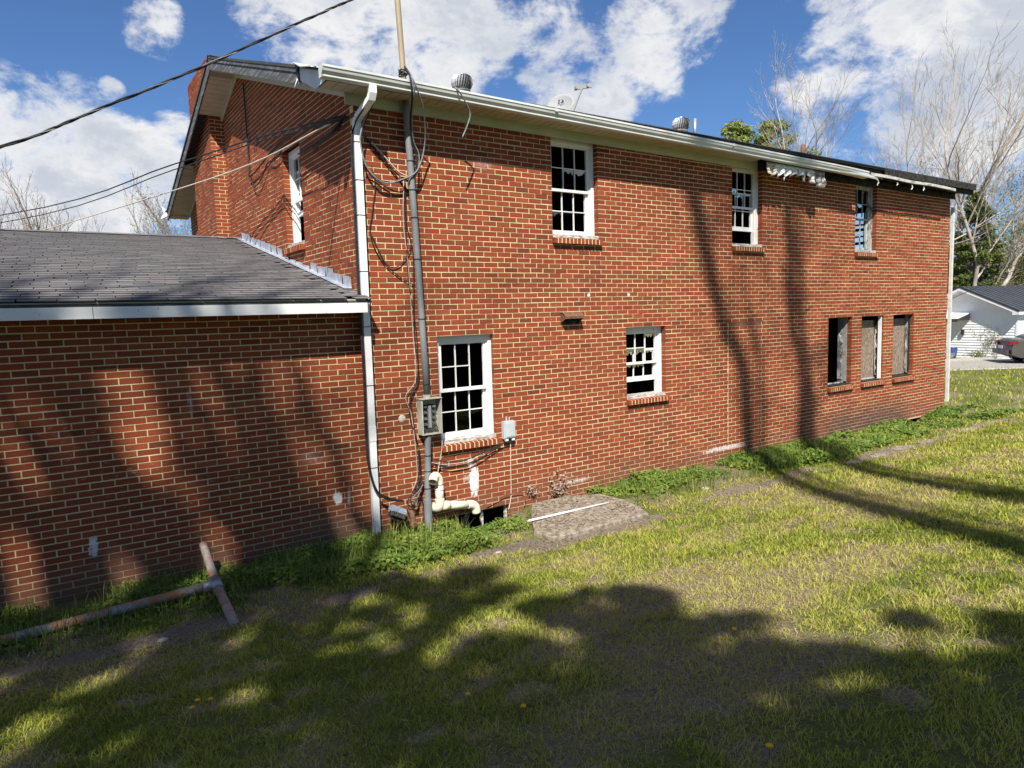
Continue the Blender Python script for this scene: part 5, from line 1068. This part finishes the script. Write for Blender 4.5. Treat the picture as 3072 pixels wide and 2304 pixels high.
evergreen('broad low green cedar behind the ridge of the white house', polar(67.6, 54), 5.6, 2.9, 32, 20000, 'cedar', .11, clump=90, shape=lambda c: (1-c**2.2)*.95+.05)
evergreen('low rounded evergreen at the left end of the white house ridge', polar(66.3, 55), 5.2, 2.6, 33, 16000, 'cedar', .11, clump=80, shape=lambda c: (1-c**2.2)*.95+.05)
evergreen('pine top showing above the roof, left of two', polar(52.4, 60), 17.3, 3.2, 34, 5000, 'pine', .16, .80, clump=34, shape=lambda c: .9-.75*(c-.8)/.2, group='pines behind the roof')
evergreen('pine top showing above the roof, right of two', polar(54.8, 60), 17.0, 3.6, 35, 5000, 'pine', .16, .80, clump=34, shape=lambda c: .9-.7*(c-.8)/.2, group='pines behind the roof')
bare_tree('bare dark tree at the far left above the wing roof', polar(.4, 45), 11.5, 41, (9, 6, 4, 3), 4, .17, (.02, 0), .66, .10, 'barkdark', 'twig', group='bare trees left of the house')
bare_tree('bare dark tree cut by the left edge of the picture', polar(-2.2, 46), 10.5, 42, (8, 6, 4, 3), 4, .15, (.03, 0), .66, .10, 'barkdark', 'twig', group='bare trees left of the house')
bare_tree('small bare treetop above the middle of the wing ridge, left of two', polar(4.6, 60), 10.0, 43, (6, 5, 4), 3, .12, (0, 0), .6, .10, 'barkdark', 'twig', group='bare trees left of the house')
bare_tree('small bare treetop above the middle of the wing ridge, right of two', polar(6.2, 60), 10.3, 44, (6, 5, 4), 3, .12, (0, 0), .7, .10, 'barkdark', 'twig', group='bare trees left of the house')
bare_tree('tall tree with sparse young leaves behind the chimney gable', polar(8.9, 42), 13.0, 45, (9, 6, 5, 3), 4, .18, (-.02, .0), .60, .10, 'barkdark', 'twig', leaves=1500, leafsize=.045, group='leafing trees')
bare_tree('spreading leafy tree beside the gable corner', polar(10.3, 40), 8.6, 46, (9, 7, 5, 3), 4, .15, (-.1, .0), .95, .04, 'barkdark', 'twig', leaves=3500, leafsize=.05, group='leafing trees')
# trees standing behind the photographer; their shade falls on lawn and walls
def col(c): return np.clip(1.15-.55*c, .3, 1.0)*np.where(c > .93, .6, 1)
# tall stems (soft streaks on the front wall and wing), then evergreens (shade on the lawn)
def gb(x, y): return (x, y, float(ground_z(x, y)))
ORD = ('first', 'second', 'third', 'fourth', 'fifth', 'sixth', 'seventh', 'eighth', 'ninth', 'tenth')
clump_tree('tall clump of bare stems behind the viewer bending over the bricked-up doorway', gb(-4.9, -18.), [(-4.9, 12), (-4.93, 24.5), (-5.7, 26.8), (-6.5, 29.2)], 4, .075, 51, .22)
clump_tree('tall bare stems behind the viewer shading the right half of the front wall', gb(-2.85, -17.5), [(-2.86, 12), (-2.9, 23.7), (-3.3, 26), (-3.5, 29)], 4, .07, 52, .18)
clump_tree('slender bare stems behind the viewer between two taller clumps', gb(-4.3, -18.2), [(-4.35, 12), (-4.6, 24.8), (-5.1, 27.2)], 2, .05, 53, .15)
for i, (xw, n, rd) in enumerate(((-3.75, 3, .12), (-3.1, 4, .13), (-2.45, 4, .14), (-1.75, 4, .13), (-1.1, 3, .11), (-.55, 1, .10))):
    x, y = xw-9.86, -14.5-.15*i
    clump_tree('tall bare clump behind the viewer streaking the wing wall, '+ORD[i]+' from the left', gb(x, y), [(x, 10), (x, 19.7), (x-.35, 21.0), (x-.95, 22.9)], n, rd, 90+i, .26, 3)
SHD = ((-3.4, -14.2, 9.6, 1.9, 26000), (-5.2, -14.6, 11.2, 1.9, 28000), (-7.1, -14.6, 14.2, 1.7, 26000), (-8.9, -14.8, 16.6, 1.5, 24000), (-10.4, -14.5, 18.6, 1.0, 16000), (-12.0, -14.4, 18.9, .9, 14000), (-13.7, -14.5, 18.8, .9, 14000))
for i, (x, y, h, wd, n) in enumerate(SHD):
    evergreen('dense evergreen behind the viewer, '+ORD[i]+' from the right', gb(x, y), h, wd, 60+i, n, 'cedar', .13, .12, clump=260, shape=col, group='trees behind the viewer', csc=.55)


# ------------------------------------------------------------------ far ground, road, hill
hb = []; hf = []; NA = 90
for i in range(NA+1):
    az = -60+i*2.0; d0, d1 = 150, 420
    hh = 5+9*float(fbm(np.array(az*.09+3.), np.array(1.5), 91, 3))+(5 if az > 66 else 0)
    for (d, z) in ((d0, -3), (230, hh*.7-1), (300, hh+2), (d1, hh+4), (d1+5, -5)): p = polar(az, d, z); hb.append(tuple(p))
for i in range(NA):
    for j in range(4): a = i*5+j; hf.append((a, a+5, a+6, a+1))
M['hill'] = plain('wooded_hill', (.13, .105, .075), (.075, .068, .045), .25, .95, 0, 1., (1, 1, 2.5), .1, .4, .6, 8)
me = bpy.data.meshes.new('hill'); me.from_pydata(hb, [], hf); tag(link('hill', me, M['hill'], None, True), 'low brown wooded hill on the horizon', kind='structure')
# ------------------------------------------------------------------ neighbouring house, car, driveway
M['siding'] = plain('white_siding', (.80, .81, .80), (.74, .75, .74), 2, .6); M['metalroof'] = plain('dark_metal_roof', (.075, .082, .095), (.06, .066, .078), 2, .5, .3)
M['trim'] = plain('white_trim', (.80, .80, .80), (.74, .74, .74), 3, .5); M['darktrim'] = plain('dark_trim', (.03, .026, .03), (.045, .04, .045), 3, .6); M['darkglass'] = plain('dark_glass', (.02, .022, .025), (.03, .032, .035), 2, .15, 0, 0, (1, 1, 1), .6)
NP = polar(67.45, 40.0); NZ = .02; RD_ = Vector((.99, -.10, 0)).normalized(); WD_ = Vector((-RD_.y*-1, 0, 0)); WD_ = Vector((-.10, -.99, 0)).normalized()
def nb(a, b, z): q = NP+WD_*a+RD_*b; return (q.x, q.y, z)
NPK, NSL, NHW = 3.44, .46, 2.35
T = thing('white_house', 'low white sided house with dark metal roof beyond the lawn', 'house', nb(0, 0, NZ))
mb = MB(); mb.prism([nb(-NHW, .02, NZ), nb(NHW, .02, NZ), nb(NHW, .02, NPK-.12-NHW*NSL), nb(0, .02, NPK-.12), nb(-NHW, .02, NPK-.12-NHW*NSL)], RD_*8.5); wl_ = obj('wall', mb, M['siding'], T)
i = 0; z = NZ+.02
while z < NPK-.2:
    z2 = z+.124; hw = min(NHW, (NPK-.13-z2)/NSL)
    if hw > .15:
        mb = MB(); mb.prism([nb(-hw, -.022, z), nb(hw, -.022, z), nb(hw, .016, z), nb(-hw, .016, z)], (0, 0, 0)) if False else None
        A = [nb(-hw, -.020, z), nb(hw, -.020, z), nb(hw, .004, z2), nb(-hw, .004, z2)]; B_ = [nb(-hw, .018, z), nb(hw, .018, z), nb(hw, .018, z2), nb(-hw, .018, z2)]
        mb.face(A); mb.face([A[1], A[0], B_[0], B_[1]]); mb.face([A[0], A[3], B_[3], B_[0]]); mb.face([A[2], A[1], B_[1], B_[2]]); obj('siding_board', mb, M['siding'], wl_)
    z = z2+.001
for s_ in (-1, 1):
    mb = MB(); e = 2.6; ze = NPK-e*NSL
    mb.prism([nb(0, -.42, NPK+.03), nb(s_*e, -.42, ze+.03), nb(s_*e, -.42, ze-.01), nb(0, -.42, NPK-.01)], RD_*9.4); rfp = obj('roof_slope', mb, M['metalroof'], T)
    for k in range(22): mb = MB(); b_ = -.40+k*.42; mb.prism([nb(s_*.02, b_, NPK+.055), nb(s_*e, b_, ze+.055), nb(s_*e, b_, ze+.03), nb(s_*.02, b_, NPK+.03)], RD_*.03); obj('seam', mb, M['metalroof'], rfp)
    mb = MB(); mb.prism([nb(0, -.44, NPK+.05), nb(s_*e, -.44, ze+.05), nb(s_*e, -.44, ze-.04), nb(0, -.44, NPK-.04)], RD_*.018); obj('rake_edge', mb, M['darktrim'], T)
    mb = MB(); mb.prism([nb(0, -.425, NPK-.042), nb(s_*e, -.425, ze-.042), nb(s_*e, -.425, ze-.15), nb(0, -.425, NPK-.15)], RD_*.02); obj('rake_trim', mb, M['trim'], T)
    mb = MB(); mb.prism([nb(0, -.40, NPK-.14), nb(s_*e, -.40, ze-.14), nb(s_*e, -.40, ze-.155), nb(0, -.40, NPK-.155)], RD_*.40); obj('rake_soffit', mb, M['trim'], T)
    mb = MB(); mb.prism([nb(s_*(e-.02), -.42, ze-.155), nb(s_*(e-.02), -.42, ze-.02), nb(s_*(NHW-.02), -.42, ze-.02), nb(s_*(NHW-.02), -.42, ze-.155)], RD_*9); obj('eave_box', mb, M['trim'], T)
for s_ in (-1, 1): mb = MB(); mb.prism([nb(s_*NHW-.05, -.03, NZ), nb(s_*NHW+.05, -.03, NZ), nb(s_*NHW+.05, -.03, NPK-.2-NHW*NSL), nb(s_*NHW-.05, -.03, NPK-.2-NHW*NSL)], RD_*.045); obj('corner_board', mb, M['trim'], T)
mb = MB(); mb.prism([nb(NHW+.025, 1.2, 1.05), nb(NHW+.025, 2.1, 1.05), nb(NHW+.025, 2.1, 1.95), nb(NHW+.025, 1.2, 1.95)], WD_*.03); sw_ = obj('side_window', mb, M['trim'], T)
mb = MB(); mb.prism([nb(NHW+.06, 1.27, 1.12), nb(NHW+.06, 2.03, 1.12), nb(NHW+.06, 2.03, 1.88), nb(NHW+.06, 1.27, 1.88)], WD_*.006); obj('pane', mb, M['darkglass'], sw_)
# porch: awning, iron column, storm door
aw = MB(); aw.prism([nb(-2.4, -.03, 2.22), nb(-2.4, -1.05, 1.98), nb(-2.4, -1.05, 1.94), nb(-2.4, -.03, 2.18)], WD_*2.72); awn = obj('awning', aw, M['trim'], T)
for a_ in (-2.4, .30): mb = MB(); mb.prism([nb(a_, -.03, 2.18), nb(a_, -1.05, 1.94), nb(a_, -1.05, 1.86), nb(a_, -.03, 1.86)], WD_*.02); obj('awning_side', mb, M['darktrim'], awn)
mb = MB(); mb.prism([nb(-2.38, -1.055, 1.94), nb(-2.38, -1.055, 1.80), nb(.30, -1.055, 1.80), nb(.30, -1.055, 1.94)], RD_*.03); obj('awning_beam', mb, M['darktrim'], awn)
for c_ in (-.42,):
    cl = MB()
    for a_ in (c_, c_+.24): cl.tube([nb(a_, -.98, NZ), nb(a_, -.98, 1.86)], .022, 6)
    co = obj('iron_column', cl, M['trim'], T); sc = MB()
    for k in range(9): z0 = NZ+.12+k*.19; sc.tube(smoothpath([nb(c_, -.98, z0), nb(c_+.20, -.98, z0+.05), nb(c_+.04, -.98, z0+.11), nb(c_+.24, -.98, z0+.18)], 3), .014, 5)
    obj('scrollwork', sc, M['trim'], co)
mb = MB(); mb.prism([nb(-1.65, -.03, NZ+.1), nb(-.62, -.03, NZ+.1), nb(-.62, -.03, 1.82), nb(-1.65, -.03, 1.82)], RD_*-.02); dr = obj('storm_door', mb, M['trim'], T)
for z0, z1 in ((.68, 1.18), (1.22, 1.70)): mb = MB(); mb.prism([nb(-1.52, -.055, z0), nb(-.74, -.055, z0), nb(-.74, -.055, z1), nb(-1.52, -.055, z1)], RD_*-.006); obj('pane', mb, M['darkglass'], dr)
mb = MB(); mb.prism([nb(-.02, -.03, 1.15), nb(.10, -.03, 1.15), nb(.10, -.03, 1.4), nb(-.02, -.03, 1.4)], RD_*-.1); obj('porch_lamp', mb, M['darktrim'], T)
mb = MB(); mb.tube([nb(-1.7, -.9, NZ+.75), nb(-.7, -1.0, NZ+.72), nb(-.66, -1.0, NZ)], .02, 6); obj('hand_rail', mb, M['trim'], T)
# plant pots
M['bluepot'] = plain('blue_glaze', (.035, .07, .20), (.05, .09, .24), 4, .25, 0, 0, (1, 1, 1), .6); M['darkpot'] = plain('dark_blue_pot', (.025, .03, .05), (.03, .036, .06), 4, .4); M['greypot'] = plain('grey_pot', (.20, .205, .20), (.16, .165, .16), 6, .7)
for nm, (a_, b_), h_, r_, mt_, lab in (('plant_pot', (.02, -.9), .55, .25, 'bluepot', 'tall glazed blue plant pot beside the iron porch column'), ('plant_pot', (-.35, -1.75), .36, .40, 'darkpot', 'wide dark blue planter in front of the iron porch column'), ('plant_pot', (.22, -1.7), .30, .36, 'greypot', 'round grey planter right of the dark blue one')):
    c_ = Vector(nb(a_, b_, NZ+.02)); mb = MB(); mb.lathe([(0, 0), (r_*.62, 0), (r_*.80, h_*.35), (r_*.98, h_*.8), (r_*.9, h_*.9), (r_, h_*.94), (r_, h_), (r_*.85, h_), (r_*.8, h_*.85), (0, h_*.85)], c_, 20); tag(obj(nm, mb, M[mt_], None, True), lab, 'plant pot', 'pots by the porch')
# small shrubs against the white house
def shrub(c, r, h, n, label, mat='cedar', dens=.03):
    T = thing('shrub', label, 'shrub', c); t = Tree(int(c[0]*10)); 
    for k in range(5): t.limb(Vector(c), Vector((random.gauss(0, .4), random.gauss(0, .4), 1)), h*.7, .012, 1, 3, .05, .8, 4, (3, 3, 3), .004)
    obj('stems', t.br, M['twig'], T); P = np.array([tuple(a) for a, _ in t.tips]); k = rng.integers(0, len(P), n); Q = P[k]+rng.normal(0, r*.18, (n, 3)); nr = rng.normal(0, 1, (n, 3)); nr /= np.linalg.norm(nr, axis=1)[:, None]; a = np.cross(nr, rng.normal(0, 1, (n, 3))); a /= np.linalg.norm(a, axis=1)[:, None]; b = np.cross(nr, a)
    V = np.stack([Q-a*dens, Q+b*dens*.6, Q+a*dens, Q-b*dens*.6], 1).reshape(-1, 3); link('foliage', npmesh('foliage', V, np.arange(n*4).reshape(-1, 4), M[mat], {'tint': ('FACE', rng.random(n))}), None, T)
shrub(nb(1.75, -.45, NZ), .5, 1.5, 500, 'thin dark shrub growing against the white siding behind the car')
shrub(nb(.85, -.35, NZ), .4, .35, 300, 'low dry groundcover plant at the foot of the white siding', 'budleaf')
# driveway and kerb
M['asphalt'] = plain('worn_asphalt', (.34, .32, .29), (.26, .25, .225), 12, .95, 0, .4); M['kerb'] = plain('pale_concrete', (.42, .39, .33), (.33, .31, .27), 8, .95, 0, .4)
mb = MB(); near = [(18.5, 10.3), (26.5, 4.97), (29.0, 3.3), (36, -1.4)]; far = [(21.5, 12.5), (29.9, 6.9), (34.6, 5.4), (44, 2.5)]
for k in range(3): mb.face([(near[k][0], near[k][1], .075), (near[k+1][0], near[k+1][1], .075), (far[k+1][0], far[k+1][1], .075), (far[k][0], far[k][1], .075)])
for k in range(3): mb.face([(near[k+1][0], near[k+1][1], .075), (near[k][0], near[k][1], .075), (near[k][0], near[k][1], -.2), (near[k+1][0], near[k+1][1], -.2)])
tag(obj('driveway', mb, M['asphalt']), 'grey driveway in front of the white house', kind='structure')
kb = MB()
for k in range(3):
    a_, b_ = Vector((*far[k], 0)), Vector((*far[k+1], 0)); d_ = (b_-a_); nn = Vector((-d_.y, d_.x, 0)).normalized()*.9; kb.prism([(a_.x, a_.y, -.1), (b_.x, b_.y, -.1), (b_+nn).to_tuple()[:2]+(-.1,), (a_+nn).to_tuple()[:2]+(-.1,)], (0, 0, .21))
tag(obj('pavement', kb, M['kerb']), 'pale concrete strip beyond the driveway', kind='structure')
for i in range(26):
    t_ = i/25; a_ = Vector((20+9.5*t_*1.55, 9.2-6.2*t_*1.5, 0)) if False else Vector((26.2+.115*i, 5.12-.077*i, 0)); s_ = random.uniform(.05, .10)
    mb = MB(); mb.lathe([(0, -.3), (.9, -.2), (1., .1), (.6, .6), (0, .7)], (0, 0, 0), 6); mb.v = [(a_.x+x*s_*1.3, a_.y+y*s_-.1, .05+z*s_*.7) for x, y, z in mb.v]; tag(obj('edge_stone', mb, M['kerb']), 'pale stone in the row along the near edge of the driveway', 'stone', 'stones along the driveway edge')
# parked car, its tail in view
CP = polar(69.62, 36.6, .10); cfw = Vector((.62, -.785, 0)).normalized(); csd = Vector((-cfw.y, cfw.x, 0))   # forward, left
def cp(f, s, z): q = CP+cfw*f+csd*s; return (q.x, q.y, CP.z+z)
M['carpaint'] = plain('bronze_paint', (.13, .115, .105), (.115, .10, .092), 3, .25, .5, 0, (1, 1, 1), .6); M['tyre'] = plain('tyre_rubber', (.015, .015, .016), (.022, .022, .023), 20, .85); M['alloy'] = plain('alloy', (.62, .63, .65), (.5, .51, .53), 8, .25, .8); M['redlamp'] = plain('red_lens', (.20, .012, .012), (.15, .008, .008), 10, .15, 0, 0, (1, 1, 1), .6)
T = thing('parked_car', 'bronze-grey saloon car parked by the white house, tail towards the lawn', 'car', cp(2.2, 0, 0))
prof = [(0.02, .34), (.0, .55), (.04, .72), (.10, .93), (.22, .99), (.75, 1.02), (1.15, 1.22), (1.55, 1.38), (2.2, 1.43), (2.75, 1.36), (3.35, 1.05), (3.7, .95), (4.45, .82), (4.6, .62), (4.58, .36), (4.2, .22), (.35, .22)]
secs = [(-.89, .90), (-.90, .62), (0, 0)]
def body_half(mb):
    rows_ = []
    for s_ in (-.90, -.82, -.60, 0, .60, .82, .90):
        k = abs(s_)/.90; row = []
        for (f, z) in prof:
            tum = (1-.20*max(0, z-.95)/.48) ; inset = .10*k**6; zz = z-(.05*k**4 if z > .8 else 0); ff = f+(.12*k**4 if f < 1 else -.16*k**4 if f > 4 else 0); row.append(cp(ff, s_*tum, zz))
        rows_.append(row)
    n = len(prof); i0 = len(mb.v)
    for row in rows_: mb.v += row
    for a_ in range(6):
        for j in range(n): l = (j+1) % n; mb.f.append((i0+a_*n+j, i0+a_*n+l, i0+a_*n+n+l, i0+a_*n+n+j)); mb.t.append(.5)
    mb.f.append(tuple(i0+j for j in range(n))); mb.f.append(tuple(i0+6*n+j for j in range(n-1, -1, -1))); mb.t += [.5, .5]
mb = MB(); body_half(mb); bd = obj('body', mb, M['carpaint'], T, False)
for s_ in (-1, 1):
    mb = MB(); w_ = .82; mb.prism([cp(1.25, s_*.80, 1.04), cp(2.15, s_*.80, 1.05), cp(2.15, s_*.755, 1.36), cp(1.62, s_*.76, 1.32)], csd*s_*.045); obj('side_window', mb, M['darkglass'], T)
    mb = MB(); mb.prism([cp(2.2, s_*.80, 1.05), cp(3.2, s_*.80, 1.02), cp(2.75, s_*.76, 1.31), cp(2.2, s_*.755, 1.36)], csd*s_*.045); obj('side_window', mb, M['darkglass'], T)
    mb = MB(); mb.prism([cp(.03, s_*.86, .74), cp(.36, s_*.89, .84), cp(.34, s_*.89, .93), cp(.10, s_*.84, .91)], csd*s_*.02); obj('tail_light', mb, M['redlamp'], T)
    mb = MB(); mb.prism([cp(-.005, s_*.50, .74), cp(.10, s_*.87, .74), cp(.15, s_*.86, .90), cp(.06, s_*.50, .88)], cfw*-.03); obj('tail_light', mb, M['redlamp'], T)
    for f_ in (.95, 3.68):
        rt = Matrix((cfw, csd*s_, Vector((0, 0, 1)))).transposed(); rt = rt @ Matrix.Rotation(R(-90), 3, 'X'); c_ = Vector(cp(f_, s_*.78, .33))
        mb = MB(); mb.lathe([(.22, -.10), (.315, -.10), (.335, -.06), (.335, .08), (.315, .13), (.235, .13)], c_, 28, rot=rt); wh = obj('wheel', mb, M['tyre'], T, True)
        mb = MB(); mb.lathe([(.235, .11), (.225, .125), (.215, .10), (.21, .04), (0, .03)], c_, 28, rot=rt); obj('rim', mb, M['tyre'], wh, True)
        mb = MB(); mb.lathe([(.235, .115), (.225, .135), (.205, .115)], c_, 28, rot=rt); mb.lathe([(.06, .10), (.05, .13), (0, .135)], c_, 14, rot=rt)
        for k in range(10): q = 2*math.pi*k/10; d_ = rt @ Vector((math.cos(q), math.sin(q), 0)); t_ = rt @ Vector((-math.sin(q), math.cos(q), 0)); nz_ = rt @ Vector((0, 0, 1)); mb.obox(c_+d_*.04-t_*.016+nz_*.10, d_*.18, t_*.032, nz_*.022)
        obj('spokes', mb, M['alloy'], wh)
        mb = MB(); mb.lathe([(.37, -.05), (.37, .115)], c_, 28, rot=rt); mb.lathe([(.37, .1145), (.345, .1145)], c_, 28, rot=rt); obj('wheel_arch', mb, M['tyre'], T)
mb = MB(); mb.prism([cp(.72, -.62, 1.035), cp(.72, .62, 1.035), cp(1.48, .56, 1.375), cp(1.48, -.56, 1.375)], (0, 0, .012)); obj('rear_window', mb, M['darkglass'], T)
mb = MB(); mb.prism([cp(-.03, -.86, .36), cp(-.03, .86, .36), cp(-.03, .86, .56), cp(-.03, -.86, .56)], cfw*.06); obj('bumper', mb, M['carpaint'], T)
mb = MB(); mb.prism([cp(-.006, -.26, .60), cp(-.006, .26, .60), cp(.01, .26, .72), cp(.01, -.26, .72)], cfw*-.01); obj('plate_recess', mb, M['trim'], T)
# thin lines over the neighbour's garden
wire('garden_line', [tuple(polar(62, 34, 2.2)), tuple(polar(66.4, 33, 2.82)), tuple(polar(69.2, 33, 3.6)), tuple(polar(74, 34, 4.9))], .012, 'cable', 'thin dark line crossing in front of the white house gable')
